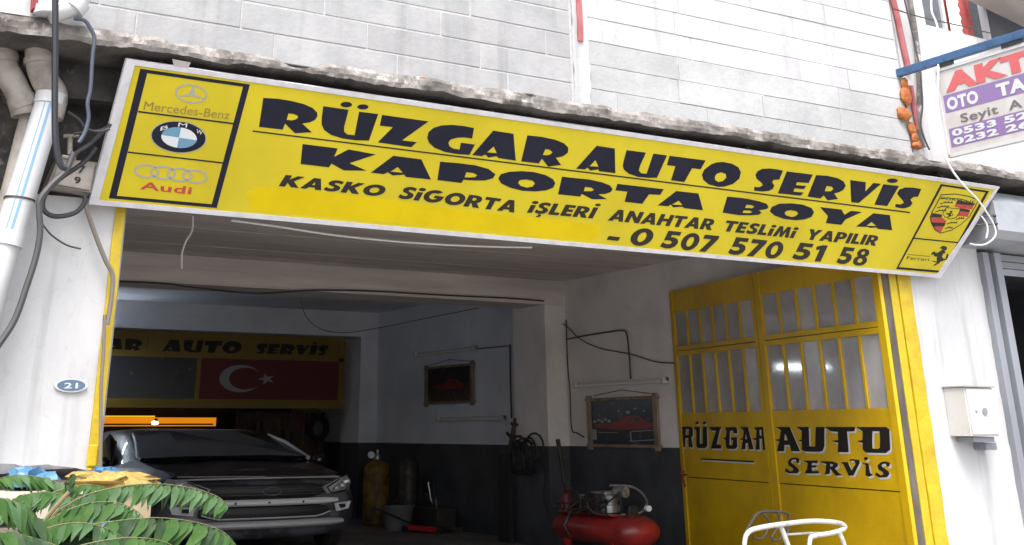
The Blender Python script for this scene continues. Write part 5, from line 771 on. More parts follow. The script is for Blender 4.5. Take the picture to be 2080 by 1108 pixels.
hsn = thing('hanging_sign', 'faded white and purple sign hanging at right angles from a blue bar', 'sign', (9.46, 7.0, 4.8))
AX = 9.462
af = lambda y, z, h: Vector((AX - h, -y, z))     # u runs toward the viewer
def ap(pts, h0=0.): return None
obj('board', MB().box(AX, AX + .03, 5.2, 7.05, 3.935, 4.745), 'sign_face', hsn)
obj('edging', MB().box(AX - .012, AX + .04, 5.2, 7.05, 4.745, 4.775).box(AX - .012, AX + .04, 5.2, 7.06, 3.90, 3.932), 'upvc', hsn)
obj('edging', MB().box(AX - .012, AX + .04, 7.05, 7.075, 3.90, 4.775), 'upvc', hsn)
obj('purple_band', MB().box(AX - .002, AX, 5.3, 7.02, 4.325, 4.50), 'purple', hsn); obj('purple_band', MB().box(AX - .002, AX, 5.3, 7.02, 3.99, 4.17), 'purple', hsn)
def atext(s_, y0, y1, z, h, material, bold, shear=0., hh=.003):
    mb = MB(); text_mb(mb, s_, -y0, z, -y1, z, h, lambda u, v, q: af(u, v, q + hh), shear, bold); obj('lettering', mb, material, hsn)
atext('AKT', 6.98, 6.06, 4.535, .165, 'pink_red', .07); atext('OTO', 6.99, 6.64, 4.352, .115, 'white_ink', .05); atext('TA', 6.44, 6.13, 4.352, .115, 'white_ink', .05)
atext('Seyit', 6.87, 6.46, 4.20, .085, 'grey_ink', .015); atext('A', 6.35, 6.21, 4.20, .085, 'grey_ink', .015)
for a_, b_, z_ in (('0533', '52', 4.092), ('0232', '26', 4.008)): atext(a_, 6.99, 6.50, z_, .062, 'white_ink', .04); atext(b_, 6.42, 6.17, z_, .062, 'white_ink', .04)
obj('bar', MB().box(AX - .03, AX + .03, 4.9, 7.52, 4.815, 4.895, .005), 'blue_bar', hsn)
obj('clip', MB().box(AX - .02, AX + .02, 6.85, 6.99, 4.776, 4.814), 'black', hsn); obj('clip', MB().box(AX - .02, AX + .02, 6.1, 6.3, 4.776, 4.814), 'black', hsn)
cable('long white wire hanging in front of the hanging sign down to the yellow sign', [(9.552,7.000,5.672),(9.479,7.000,5.393),(9.526,7.000,5.192),(9.432,7.000,4.768),(9.327,7.000,4.356),(9.294,7.000,4.015),(9.340,7.000,3.831),(9.473,7.000,3.666),(9.681,7.000,3.513),(9.780,7.000,3.405)], .010, 'cable_white')
cable('white wire end curling behind the right tip of the yellow sign', [(10.199,7.300,3.487),(10.280,7.300,3.373),(10.280,7.300,3.262),(10.128,7.300,3.170),(9.975,7.300,3.145),(9.869,7.300,3.152)], .008, 'cable_white')
cable('short white wire drooping at the right tip of the yellow sign', [(10.118,7.300,3.432),(10.174,7.300,3.364),(10.169,7.300,3.292),(10.128,7.300,3.222)], .008, 'cable_white')
cable('grey wire stretched across the upper windows', [(9.355,7.350,5.492),(9.759,7.350,5.471),(10.458,7.350,5.481),(11.027,7.350,5.480),(11.542,7.350,5.507)], .007, 'cable_grey')
cable('bundle of grey wires running down beside the red pipe', [(9.777,7.460,5.813),(9.778,7.460,5.371),(9.752,7.460,4.991),(9.681,7.460,4.613),(9.606,7.460,4.348),(9.651,7.460,4.101)], .028, 'concrete')
cable('thin dark wire running down beside the red pipe', [(9.597,7.400,5.760),(9.625,7.400,5.545),(9.658,7.400,5.226),(9.676,7.400,4.910),(9.636,7.400,4.542),(9.554,7.400,4.278),(9.627,7.400,4.061)], .009, 'cable_grey')

# ================================================================ inside: back panel with flag
BY = 21.2
bp_ = thing('back_sign_panel', 'yellow framed panel with dark lettering, a black field and a red flag at the back', 'sign', (7.5, BY, 1.9))
obj('backing', MB().box(3.2, 9.56, BY, BY + .04, 1.88, 3.13), 'panel_yellow', bp_)
for x0, x1, z0, z1 in ((3.2, 9.56, 3.06, 3.14), (3.2, 9.56, 2.71, 2.77), (3.2, 9.56, 1.87, 2.02), (9.46, 9.58, 2.02, 3.06), (5.76, 5.86, 2.77, 3.06), (7.60, 7.70, 2.77, 3.06), (6.68, 6.76, 2.02, 2.71)):
    obj('frame_bar', MB().box(x0, x1, BY - .03, BY - .002, z0, z1), 'panel_yellow', bp_)
obj('black_field', MB().box(3.2, 6.68, BY - .008, BY - .001, 2.02, 2.71), 'panel_black', bp_)
obj('flag', MB().box(6.76, 9.46, BY - .008, BY - .001, 2.02, 2.71), 'flag_red', bp_)
bf = lambda u, v, h: Vector((u, BY - .009 - h, v))
def arc(cx, cz, rx, rz, a0, a1, n=20): return [(cx + rx * math.cos(a0 + (a1 - a0) * k / n), cz + rz * math.sin(a0 + (a1 - a0) * k / n)) for k in range(n + 1)]
cres = arc(7.52, 2.375, .40, .235, math.radians(38), math.radians(322)) + arc(7.62, 2.375, .32, .188, math.radians(322), math.radians(38))
obj('crescent', MB().poly([cres], bf), 'flag_white', bp_)
obj('star', MB().poly([[(8.02 + (.17 if k % 2 == 0 else .068) * math.cos(math.pi + math.pi * k / 5), 2.375 + (.10 if k % 2 == 0 else .04) * math.sin(math.pi + math.pi * k / 5)) for k in range(10)]], bf), 'flag_white', bp_)
# letters of the back panel reuse the outlines of the main sign
TLN = SD['top_line']
def relet(mb, idx, x0, x1, z0, z1):
    us = [p[0] for i in idx for l in TLN[i] for p in l]; vs_ = [p[1] for i in idx for l in TLN[i] for p in l]
    ua, ub, va, vb = min(us), max(us), min(vs_), max(vs_)
    for i in idx: mb.poly([[(x0 + (p[0] - ua) / (ub - ua) * (x1 - x0), z0 + (p[1] - va) / (vb - va) * (z1 - z0)) for p in l] for l in TLN[i]], bf)
mb = MB(); relet(mb, list(range(5, 8)), 4.75, 5.66, 2.80, 3.0); relet(mb, list(range(8, 12)), 6.03, 7.50, 2.80, 3.02); relet(mb, list(range(12, 19)), 7.79, 9.24, 2.81, 3.05)
obj('lettering', mb, 'dark_ink', bp_)
# lit orange sheet, lamps and sheet at the very back
oc = thing('orange_sheet', 'glowing orange sheet lit from behind, seen over the car roof', 'sheet', (6.5, 24, 1.5))
obj('sheet', MB().box(4.2, 8.06, 24, 24.02, 1.58, 1.74), 'orange_lit', oc); obj('rail', MB().box(4.2, 6.8, 23.98, 23.995, 1.745, 1.772), 'yellow_lit', oc); obj('fold', MB().box(4.2, 8.0, 23.985, 23.998, 1.60, 1.63), 'panel_yellow', oc)
wl = thing('work_lamp', 'small lit white work lamp just above the car roof', 'lamp', (6.75, 23.6, 1.62))
obj('bulb', lump((6.70, 23.6, 1.64), .07, .035, 1), 'lamp_on', wl); obj('holder', MB().cyl((6.72, 23.6, 1.66), (6.72, 23.6, 1.72), .03, 10), 'black', wl)
cu = thing('sheet_partition', 'brown corrugated sheet partition behind the car', 'partition', (9.2, 23.2, 0))
cm = MB(); vs = []; fs = []; n = 110
for i in range(n + 1):
    x = 8.2 + (WX - .01 - 8.2) * i / n; y = 23.2 + .03 * math.cos(i * 2 * math.pi / 6.2); vs += [(x, y, 0), (x, y, 1.84)]
for i in range(n): fs.append((2 * i, 2 * i + 2, 2 * i + 3, 2 * i + 1))
cm.add(vs, fs); cm.smooth = True; obj('corrugated_sheet', cm, 'curtain', cu)
ty = thing('spare_tyre', 'old tyre hung on the sheet partition behind the car', 'tyre', (9.8, 22.95, 1.53))
pr = [(-.08, .135), (-.08, .19), (-.03, .235), (.03, .235), (.08, .19), (.08, .135), (-.08, .135)]
tm = MB().lathe((0, 0, 0), (0, 1, 0), pr, 28); tm.v = [Vector((v.x * 1.0 + 9.86, v.y + 23.0, v.z + 1.53)) for v in tm.v]; obj('tyre', tm, 'rubber', ty)
tm = MB().lathe((0, 0, 0), (0, 1, 0), [(0.02, 0), (0.02, .13), (.05, .133)], 24); tm.v = [Vector((v.x + 9.86, v.y + 23.0, v.z + 1.53)) for v in tm.v]; obj('rim', tm, 'bucket', ty)
struct('rear_partition', MB().box(1.3, 8.18, 23.9, 23.95, 0, 1.55), 'dado')

# ================================================================ car
CX, CY = 5.79, 15.0
car = thing('parked_car', 'dark primered car without number plate facing out of the garage', 'car', (CX, CY + 3.2, 0))
# stations: y, z_low, profile as (half width, z) list, same count everywhere
def car_body():
    st = [(0.00, [(0, .30), (.95, .30), (1.02, .42), (1.03, .58), (1.0, .70), (.92, .80), (.5, .86), (0, .87)]),
          (0.16, [(0, .22), (1.18, .22), (1.26, .40), (1.27, .60), (1.24, .74), (1.16, .86), (.6, .925), (0, .935)]),
          (0.55, [(0, .20), (1.36, .22), (1.44, .42), (1.44, .64), (1.40, .80), (1.28, .93), (.7, .985), (0, 1.0)]),
          (1.10, [(0, .20), (1.42, .22), (1.48, .42), (1.50, .68), (1.45, .87), (1.30, .99), (.8, 1.05), (0, 1.065)]),
          (1.75, [(0, .20), (1.42, .22), (1.50, .42), (1.50, .72), (1.46, .94), (1.34, 1.06), (.9, 1.115), (0, 1.13)]),
          (2.20, [(0, .20), (1.42, .22), (1.50, .42), (1.50, .74), (1.47, .97), (1.30, 1.16), (.95, 1.235), (0, 1.25)]),
          (2.80, [(0, .20), (1.42, .22), (1.50, .42), (1.50, .75), (1.48, .98), (1.20, 1.33), (.9, 1.40), (0, 1.41)]),
          (3.40, [(0, .20), (1.42, .22), (1.50, .42), (1.50, .76), (1.48, .99), (1.12, 1.45), (.85, 1.495), (0, 1.51)]),
          (4.60, [(0, .20), (1.42, .22), (1.50, .42), (1.50, .77), (1.48, 1.0), (1.10, 1.48), (.85, 1.53), (0, 1.545)]),
          (5.60, [(0, .22), (1.40, .24), (1.48, .42), (1.48, .77), (1.44, 1.0), (1.08, 1.42), (.85, 1.48), (0, 1.49)]),
          (6.40, [(0, .26), (1.30, .28), (1.42, .42), (1.42, .77), (1.36, .98), (1.10, 1.12), (.8, 1.16), (0, 1.17)]),
          (6.75, [(0, .34), (1.15, .36), (1.26, .46), (1.26, .76), (1.2, .95), (1.0, 1.04), (.7, 1.07), (0, 1.08)])]
    mb = MB(); vs = []; fs = []; K = 15
    for y, pr in st:
        ring = [(CX + a, CY + y + (.10 * (a / 1.0) ** 2 if y == 0 else 0), z) for a, z in pr] + [(CX - a, CY + y + (.10 * (a / 1.0) ** 2 if y == 0 else 0), z) for a, z in pr[-2:0:-1]]
        vs += ring
    n = len(pr) * 2 - 2
    for i in range(len(st) - 1):
        for k in range(n): fs.append((i * n + k, i * n + (k + 1) % n, (i + 1) * n + (k + 1) % n, (i + 1) * n + k))
    fs += [tuple(range(n))[::-1], tuple((len(st) - 1) * n + k for k in range(n))]
    mb.add(vs, fs); return mb
cb_ = car_body(); body = obj('body', cb_, 'car', car)
sm = body.modifiers.new('s', 'SUBSURF'); sm.levels = 2; sm.render_levels = 2
body.data.polygons.foreach_set('use_smooth', [True] * len(body.data.polygons))
def cq(name, pts, material, th=(0, -.008, .004), parent=None, sub=1):
    q = [Vector(p) for p in pts]; t_ = Vector(th); n = len(q)
    return obj(name, MB().add(q + [p + t_ for p in q], [tuple(range(n))[::-1], tuple(range(n, 2 * n))] + [(k, (k + 1) % n, n + (k + 1) % n, n + k) for k in range(n)]), material, parent or car)
X = lambda a: CX + a
cq('windscreen', [(X(-1.20), CY + 1.72, 1.125), (X(-.6), CY + 1.62, 1.145), (X(.6), CY + 1.62, 1.145), (X(1.20), CY + 1.72, 1.125), (X(1.0), CY + 2.98, 1.455), (X(.5), CY + 2.94, 1.475), (X(-.5), CY + 2.94, 1.475), (X(-1.0), CY + 2.98, 1.455)], 'car_glass', (0, -.02, .03))
def curved_strip(hw, y0, bend, z0, z1, d, n=20):
    mb = MB(); vs = []; fs = []; K = 6; zc = (z0 + z1) / 2; hz = (z1 - z0) / 2
    for i in range(n + 1):
        a = -1 + 2 * i / n; x = X(a * hw); y = CY + y0 + bend * a * a + .02 * a ** 8; tp = 1 - .35 * max(0, abs(a) - .8) / .2
        vs += [(x, y, zc - hz * tp), (x, y - d * .6, zc - hz * .85 * tp), (x, y - d, zc - hz * .3 * tp), (x, y - d, zc + hz * .3 * tp), (x, y - d * .6, zc + hz * .85 * tp), (x, y, zc + hz * tp)]
    for i in range(n):
        for k in range(K): fs.append((K * i + k, K * i + (k + 1) % K, K * i + K + (k + 1) % K, K * i + K + k))
    fs += [tuple(range(K)), tuple(range(K * n + K - 1, K * n - 1, -1))]
    mb.add(vs, fs); mb.smooth = True; return mb
for s_ in (-1, 1):
    obj('pillar_trim', MB().tube([(X(s_ * 1.24), CY + 1.70, 1.13), (X(s_ * 1.12), CY + 2.3, 1.33), (X(s_ * 1.03), CY + 2.80, 1.425)], .03, 8), 'car_light', car)
    cq('side_window', [(X(s_ * 1.46), CY + 2.1, 1.06), (X(s_ * 1.27), CY + 2.75, 1.36), (X(s_ * 1.18), CY + 3.5, 1.45), (X(s_ * 1.47), CY + 3.5, 1.06)], 'car_glass', (s_ * .02, 0, .01))
    # headlight with its lamps
    hl = cq('headlight', [(X(s_ * .74), CY + .03, .815), (X(s_ * .82), CY + .02, .735), (X(s_ * 1.10), CY + .12, .75), (X(s_ * 1.26), CY + .34, .84), (X(s_ * 1.21), CY + .36, .935), (X(s_ * 1.02), CY + .14, .91)], 'lamp_glass', (s_ * .02, -.035, .01))
    for dx, dy, z, r_ in ((.93, .00, .80, .035), (1.03, .05, .83, .04), (1.13, .14, .87, .05)):
        obj('reflector', lump((X(s_ * dx), CY + dy - .02, z), r_, r_ * .7, dx * 9), 'chrome', hl)
    cq('fog_lamp', [(X(s_ * .92), CY + .02, .62), (X(s_ * .95), CY + .02, .53), (X(s_ * 1.16), CY + .16, .55), (X(s_ * 1.20), CY + .18, .635)], 'silver', (s_ * .02, -.03, 0))
    cq('fog_lamp', [(X(s_ * .98), CY + .015, .61), (X(s_ * 1.0), CY + .015, .565), (X(s_ * 1.07), CY + .07, .57), (X(s_ * 1.07), CY + .07, .61)], 'black', (s_ * .02, -.036, 0))
    mr = obj('wing_mirror', lump((X(s_ * 1.60), CY + 2.15, 1.10), .12, .07, 3), 'car_hood', car)
    for yy in (1.25, 5.3):
        wv = MB().lathe((X(s_ * 1.26), CY + yy, .34), (s_, 0, 0), [(0, .2), (0, .30), (.04, .34), (.2, .34), (.24, .30), (.24, .2), (0, .2)], 28)
        w_ = obj('wheel', wv, 'rubber', car); obj('rim', MB().lathe((X(s_ * 1.26), CY + yy, .34), (s_, 0, 0), [(.18, 0), (.2, .1), (.21, .2)], 20), 'alu', w_)
obj('roof_rim', MB().tube([(X(a * 1.03), CY + 2.95 + .06 * a * a, 1.485 - .05 * a ** 4) for a in [-1 + k / 10 for k in range(21)]], .030, 8), 'car_light', car)
obj('hood_edge', MB().tube([(X(a * 1.10), CY + .10 + .20 * a * a, .925 + .01 * (1 - a * a)) for a in [-1 + k / 10 for k in range(21)]], .010, 6), 'car_light', car)
obj('badge_ring', MB().tube([(X(.02 + .12 * math.cos(k * .393)), CY - .078, .785 + .045 * math.sin(k * .393)) for k in range(17)], .008, 6), 'bucket', car)
for k in range(3): obj('grille_slat', curved_strip(.76, -.075, .08, .745 + .03 * k, .752 + .03 * k, .012), 'bucket', car)
for s_ in (-1, 1): obj('headlight_bezel', MB().tube([(X(s_ * .80), CY - .01, .815), (X(s_ * .86), CY - .02, .745), (X(s_ * 1.10), CY + .08, .765), (X(s_ * 1.25), CY + .30, .85), (X(s_ * 1.20), CY + .32, .925), (X(s_ * 1.02), CY + .10, .90), (X(s_ * .80), CY - .01, .815)], .010, 6), 'black', car)
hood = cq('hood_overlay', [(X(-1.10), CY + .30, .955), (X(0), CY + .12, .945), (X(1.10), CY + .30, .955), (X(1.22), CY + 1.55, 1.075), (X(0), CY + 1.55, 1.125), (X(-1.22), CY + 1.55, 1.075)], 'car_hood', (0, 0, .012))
hood.name = 'hood'
obj('grille', curved_strip(.80, -.035, .10, .715, .865, .04), 'black', car)
gb = obj('bumper_bar', curved_strip(.98, -.075, .12, .622, .698, .045), 'silver', car)
for x in (-.02, .44, -.46): obj('screw_hole', lump((X(x), CY - .105, .66), .03 if x == -.02 else .014, .014, x), 'black', gb)
obj('lower_grille', curved_strip(.86, -.045, .10, .475, .615, .03), 'black', car)
obj('grille_trim', MB().tube([(X(a * .86), CY - .09 + .08 * a * a, .485 + (.05 * max(0, abs(a) - .8) / .2)) for a in [-1 + k / 8 for k in range(17)]], .009, 6), 'chrome', car)
obj('bumper_lip', curved_strip(1.08, -.06, .15, .365, .455, .06), 'car_light', car)
cq('front_wing', [(X(-1.25), CY + 1.66, 1.12), (X(-1.16), CY + 1.0, 1.02), (X(-1.05), CY + .5, .97), (X(-1.42), CY + .6, .84), (X(-1.50), CY + 1.5, .9), (X(-1.49), CY + 2.0, 1.02)], 'blue_primer', (-.025, 0, .02))

# ================================================================ wall fittings
def batten(label, y0, y1, z, sx=9.735 if False else WX, tube='tube_off', group='fluorescent battens on the side wall'):
    t = thing('tube_light', label, 'lamp', (sx - .04, (y0 + y1) / 2, z), group)
    obj('housing', MB().box(sx - .05, sx - .004, y0, y1, z - .012, z + .03), 'fixture', t)
    obj('tube', MB().cyl((sx - .075, y0 + .06, z - .02), (sx - .075, y1 - .06, z - .02), .016, 10), tube, t)
    for y in (y0 + .03, y1 - .03): obj('end_cap', MB().box(sx - .10, sx - .004, y - .03, y + .03, z - .045, z + .035, .004), 'fixture', t)
batten('pale tube light on the wall right above the framed red car picture', 12.22, 14.25, 2.085)
batten('unlit tube light high on the bluish rear wall above the dark picture', 17.05, 19.15, 2.745)
batten('unlit tube light low on the bluish rear wall below the dark picture', 16.2, 18.3, 1.668)
lt = thing('tube_light', 'lit tube light deep in the garage, mirrored in the yellow door glass', 'lamp', (4.4, 20.5, 2.66))
obj('housing', MB().box(3.78, 4.98, 20.52, 20.58, 2.67, 2.73), 'fixture', lt); obj('tube', MB().cyl((3.85, 20.5, 2.66), (4.92, 20.5, 2.66), .024, 12), 'tube_on', lt)
for x in (4.0, 4.7): obj('hanging_wire', MB().tube([(x, 20.55, 2.73), (x, 20.55, 3.6)], .006, 5), 'cable_black', lt)
def picture(label, y0, y1, z0, z1, big):
    t = thing('framed_picture', label, 'picture', (WX - .02, (y0 + y1) / 2, z0), 'pictures on the side wall')
    x = WX - .02; w = .09; e = .035
    obj('print', MB().box(x - .004, x + .01, y0 + w, y1 - w, z0 + .04, z1 - .04), 'poster_dark', t)
    for yy in (y0 + w / 2, y1 - w / 2): obj('frame_stick', MB().box(x - .03, x + .012, yy - w / 2, yy + w / 2, z0 - e, z1 + e, .005), 'wood', t)
    for zz in (z0 + .02, z1 - .02): obj('frame_stick', MB().box(x - .024, x + .008, y0 - e, y1 + e, zz - .02, zz + .02, .004), 'wood', t)
    yc = (y0 + y1) / 2; obj('string', MB().tube([(x, y0 + .15, z1 + .03), (x, yc, z1 + .03 + (.06)), (x, y1 - .15, z1 + .03)], .005, 5), 'cable_black', t)
    L = y1 - y0 - 2 * w; H = z1 - z0 - .08
    fn = lambda u, v, h: Vector((x - .0045 - h, y1 - w - u * L, z0 + .04 + v * H))
    carp = [(.02, .38), (.06, .46), (.28, .48), (.42, .52), (.58, .64), (.76, .63), (.90, .50), (.99, .47), (.99, .38), (.80, .34), (.40, .33)]
    if not big: carp = [(.12 + u * .72, v + .02) for u, v in carp]
    obj('printed_car', MB().poly([carp, [(.60 if big else .55, .55), (.66 if big else .59, .60), (.76 if big else .66, .59), (.80 if big else .69, .52), (.64 if big else .57, .52)]], fn), 'poster_red', t)
    mb = MB()
    if big:
        for k, (u, v, r_) in enumerate([(.05, .52, .03), (.11, .55, .025), (.17, .52, .03), (.23, .56, .025), (.29, .53, .03), (.45, .75, .02), (.6, .72, .035), (.72, .8, .02), (.85, .74, .02)]): mb.poly([[(u + r_ * math.cos(q * .785), v + r_ * 1.1 * math.sin(q * .785)) for q in range(8)]], fn)
        mb.poly([[(0, .1), (.07, .1), (.07, .34), (0, .34)]], fn); mb.poly([[(.60, .06), (.99, .10), (.99, .12), (.60, .08)]], fn); mb.poly([[(.62, .28), (.99, .31), (.99, .325), (.62, .295)]], fn); mb.poly([[(.62, .06), (.635, .06), (.635, .29), (.62, .29)]], fn); mb.poly([[(.1, .26), (.42, .26), (.42, .27), (.1, .275)]], fn)
        obj('printed_highlights', mb, 'poster_white', t)
picture('stick framed picture of a red car hanging above the compressor', 12.45, 14.0, 1.27, 1.90, True)
picture('smaller dark picture of a red car hanging on the bluish rear wall', 17.14, 18.82, 1.90, 2.52, False)
cable('conduit pipe bent from the pillar down to the tube light', [(10.060,14.441,2.716),(10.060,13.947,2.739),(10.060,13.362,2.753),(10.060,13.083,2.747),(10.060,13.000,2.690),(10.060,12.971,2.435),(10.060,12.968,2.122)], .011, 'cable_grey', 4)
cable('thin wire sagging across the white wall to the yellow door', [(10.050,14.888,3.225),(10.050,14.664,3.008),(10.050,14.414,2.900),(10.050,14.057,2.692),(10.050,13.595,2.545),(10.050,12.936,2.433),(10.050,12.425,2.315),(10.050,12.051,2.279)], .008, 'cable_grey')
cable('wire along the bluish rear wall to the upper tube light', [(10.060,16.988,2.728),(10.060,16.521,2.724),(10.060,16.000,2.717)], .008, 'cable_black')
cable('vertical conduit on the bluish wall beside the pillar', [(10.060,15.984,2.738),(10.060,15.991,2.156),(10.060,15.981,1.659)], .014, 'cable_grey')
cable('vertical wire down the corner of the front pillar', [(10.060,14.423,2.991),(10.060,14.426,2.375),(10.060,14.392,1.973),(10.060,14.386,1.515),(10.060,14.258,1.450),(10.060,14.096,1.399)], .010, 'cable_grey')
cable('wires draped under the second bay ceiling', [(6.905,17.000,3.423),(7.001,17.000,3.137),(7.255,17.000,2.944),(7.671,17.000,2.900),(8.177,17.000,2.977),(9.418,17.000,3.237),(10.362,17.000,3.419),(11.254,17.000,3.500)], .006, 'cable_grey')
cable('cable pinned along the face of the front beam', [(3.499,14.460,3.180),(4.043,14.460,3.186),(4.483,14.460,3.156),(5.263,14.460,3.130),(6.078,14.460,3.209),(6.941,14.460,3.241),(8.010,14.460,3.242),(9.065,14.460,3.253),(9.703,14.460,3.242)], .011, 'cable_grey')
cable('long white wire sagging under the yellow sign', [(2.894,8.600,3.001),(3.258,8.600,2.985),(3.765,8.600,2.954),(4.389,8.600,2.944),(5.052,8.600,2.958),(5.657,8.600,2.988)], .009, 'cable_white')
cable('white wire end hanging from the front ceiling', [(2.861,9.500,3.164),(2.863,9.500,3.042),(2.821,9.500,2.958),(2.796,9.500,2.856),(2.804,9.500,2.734)], .008, 'cable_white')
ho = thing('hose_bundle', 'tangle of dark hoses and tools hung on the side of the front pillar', 'hose', (9.66, 15.0, 1.2))
for i in range(7):
    c_ = Vector((9.69 - .012 * i, 15.30 - .10 * i + random.uniform(-.05, .05), 1.18 + random.uniform(-.06, .1))); ry = random.uniform(.16, .30); rz = random.uniform(.16, .26)
    obj('hose_loop', MB().tube([c_ + Vector((0, ry * math.cos(a * .449), rz * math.sin(a * .449))) for a in range(15)], .014, 6), 'hose', ho)
obj('hose_tail', MB().tube(smooth_path([(9.690,14.682,1.130),(9.690,14.530,0.943),(9.690,14.593,0.691),(9.690,14.533,0.446)], 4), .014, 6), 'hose', ho)
obj('hung_tool', MB().tube([(9.660,15.251,1.652),(9.660,15.344,1.318),(9.660,15.487,1.117)], [.02, .05, .03], 8).tube([(9.660,15.476,1.451),(9.660,15.185,1.286),(9.660,15.058,1.156)], .022, 8), 'dark_metal', ho)
obj('hook', MB().cyl((9.74, 15.3, 1.56), (9.62, 15.3, 1.58), .02, 8), 'dark_metal', ho)
tag(obj('dark_plank', MB().box(9.64, 9.70, 15.42, 15.72, 0, 1.18), 'black'), 'tall dark board standing at the back corner of the front pillar', 'board')

# ================================================================ compressor
cmp_ = thing('air_compressor', 'red air compressor tank with greasy motor at the foot of the pillar', 'compressor', (9.0, 12.2, 0))
ta, tb = Vector((9.05, 11.62, .30)), Vector((9.05, 13.9, .30)); R_ = .265
prof = [(0, .0), (.02, .09), (.06, .17), (.13, .235), (.22, R_), (1.98, R_), (2.07, .235), (2.14, .17), (2.18, .09), (2.2, 0)]
tk = MB().lathe((0, 0, 0), (0, 1, 0), prof, 32); tk.v = [Vector((v.x * 1.35 + ta.x, v.y + ta.y, v.z + ta.z)) for v in tk.v]
obj('tank', tk, 'tank_red', cmp_)
for y in (12.1, 13.4):
    for s_ in (-1, 1): obj('foot', MB().box(9.05 + s_ * .22 - .04, 9.05 + s_ * .22 + .04, y, y + .08, -.0, .12), 'tank_red', cmp_)
obj('base_plate', MB().box(8.92, 9.22, 12.0, 13.1, .545, .56), 'tank_red', cmp_)
_n0 = len(cmp_.children)
pu = MB(); pu.lathe((9.05, 12.55, .575), (0, 0, 1), [(0, .17), (.12, .17), (.13, .12), (.30, .12)], 20); obj('crankcase', pu, 'alu', cmp_)
for k in range(6): obj('cooling_fin', MB().lathe((9.05, 12.55, .72 + k * .026), (0, 0, 1), [(0, .12), (0, .17), (.008, .17), (.008, .12)], 20), 'alu', cmp_)
obj('cylinder_head', MB().box(8.85, 9.25, 12.35, 12.75, .87, .93, .012), 'alu', cmp_)
obj('motor', MB().lathe((9.05, 13.0, .70), (0, 1, 0), [(0, .0), (.0, .12), (.04, .15), (.42, .15), (.46, .1), (.46, 0)], 22), 'dark_metal', cmp_)
obj('flywheel', MB().lathe((8.74, 12.6, .72), (1, 0, 0), [(0, .13), (0, .19), (.04, .19), (.04, .13), (0, .13)], 26), 'dark_metal', cmp_)
obj('flywheel_spoke', MB().box(8.745, 8.775, 12.42, 12.78, .705, .735).box(8.745, 8.775, 12.585, 12.615, .54, .9), 'dark_metal', cmp_)
obj('air_filter', MB().cyl((9.18, 12.25, .80), (9.18, 12.05, .80), .06, 16), 'alu', cmp_); obj('gauge', MB().cyl((9.32, 11.98, .66), (9.32, 11.93, .66), .05, 18), 'silver', cmp_)
obj('air_pipe', MB().tube(smooth_path([(9.2, 12.4, .86), (9.42, 12.2, .84), (9.45, 12.0, .7), (9.3, 11.95, .58), (9.05, 12.0, .56)], 5), .014, 8), 'alu', cmp_)
obj('air_pipe', MB().tube(smooth_path([(8.9, 12.4, .8), (8.7, 12.2, .72), (8.72, 12.1, .6), (8.9, 12.05, .56)], 5), .012, 8), 'dark_metal', cmp_)
obj('handle', MB().tube(smooth_path([(8.9, 13.5, .56), (8.88, 13.9, .64), (9.2, 13.9, .64), (9.2, 13.5, .56)], 4), .016, 8), 'dark_metal', cmp_)
for ch in list(cmp_.children)[_n0:]:
    o0 = Vector(ORIG[cmp_.name]); pv = Vector((9.05, 12.2, .56)) - o0
    for v in ch.data.vertices:
        q = v.co - pv; v.co = Vector((pv.x + .10 + q.x * .85, pv.y - .12 + q.y * .75, pv.z + q.z * .66))
for k in range(5):
    a_ = random.uniform(8.82, 9.2); b_ = random.uniform(12.0, 12.9)
    obj('hose', MB().tube(smooth_path([(a_, b_, .57), (a_ + random.uniform(-.1, .1), b_ + .1, .66 + .03 * k), (a_ + random.uniform(-.2, .2), b_ + random.uniform(-.2, .4), .70 + .02 * k), (a_ - .15, b_ + .3, .58)], 5), .011, 6), 'hose', cmp_)
obj('pressure_switch', MB().box(9.10, 9.24, 11.9, 12.02, .55, .66, .006), 'black', cmp_)
obj('belt', MB().lathe((8.73, 12.5, .68), (1, 0, 0), [(0, .125), (0, .135), (.02, .135), (.02, .125), (0, .125)], 24), 'rubber', cmp_)
obj('strap', MB().tube([(8.80 - .0, 12.7 + .0, .30), (8.72, 12.7, .42), (8.80, 12.7, .55), (9.05, 12.7, .575)], .018, 6), 'black', cmp_)
tag(obj('red_canister', MB().lathe((9.66, 14.0, 0), (0, 0, 1), [(0, 0), (0, .07), (.70, .07), (.76, .04), (.82, .02)], 16), 'old_red'), 'small dark red canister standing behind the compressor by the pillar', 'canister')
cr = thing('tool_crate', 'dark crate of tools on the floor beside the grey bucket', 'crate', (9.75, 18.0, 0))
obj('crate_body', MB().box(9.60, 9.95, 17.5, 18.5, 0, .34, .01), 'dark_metal', cr)
for k in range(6): obj('tool', MB().tube([(9.65 + .05 * k, 17.6 + .14 * k, .3), (9.62 + .05 * k + random.uniform(-.08, .08), 17.6 + .14 * k + random.uniform(-.1, .1), random.uniform(.48, .75))], .016, 6), 'alu' if k % 3 == 0 else 'hose', cr)
for k in range(7):
    x_ = 8.35 + .2 * k + random.uniform(-.04, .04); z_ = random.uniform(1.45, 1.68)
    tag(obj('hand_tool', MB().tube([(x_, 23.13, z_), (x_ + random.uniform(-.03, .03), 23.12, z_ - random.uniform(.15, .32))], [.018, .028], 6), 'old_red' if k % 3 == 0 else 'dark_metal'), 'small hand tool hung on the brown sheet partition, %s from the left' % ('first', 'second', 'third', 'fourth', 'fifth', 'sixth', 'seventh')[k], 'tool', 'hand tools hung on the sheet partition')
tag(obj('steel_rod', MB().tube([(9.550,13.995,1.371),(9.550,13.975,1.297),(9.550,13.866,0.812),(9.550,13.816,0.706)], [.03, .03, .022, .022], 8), 'dark_metal'), 'dark steel lever leaning on the pillar behind the compressor', 'lever')
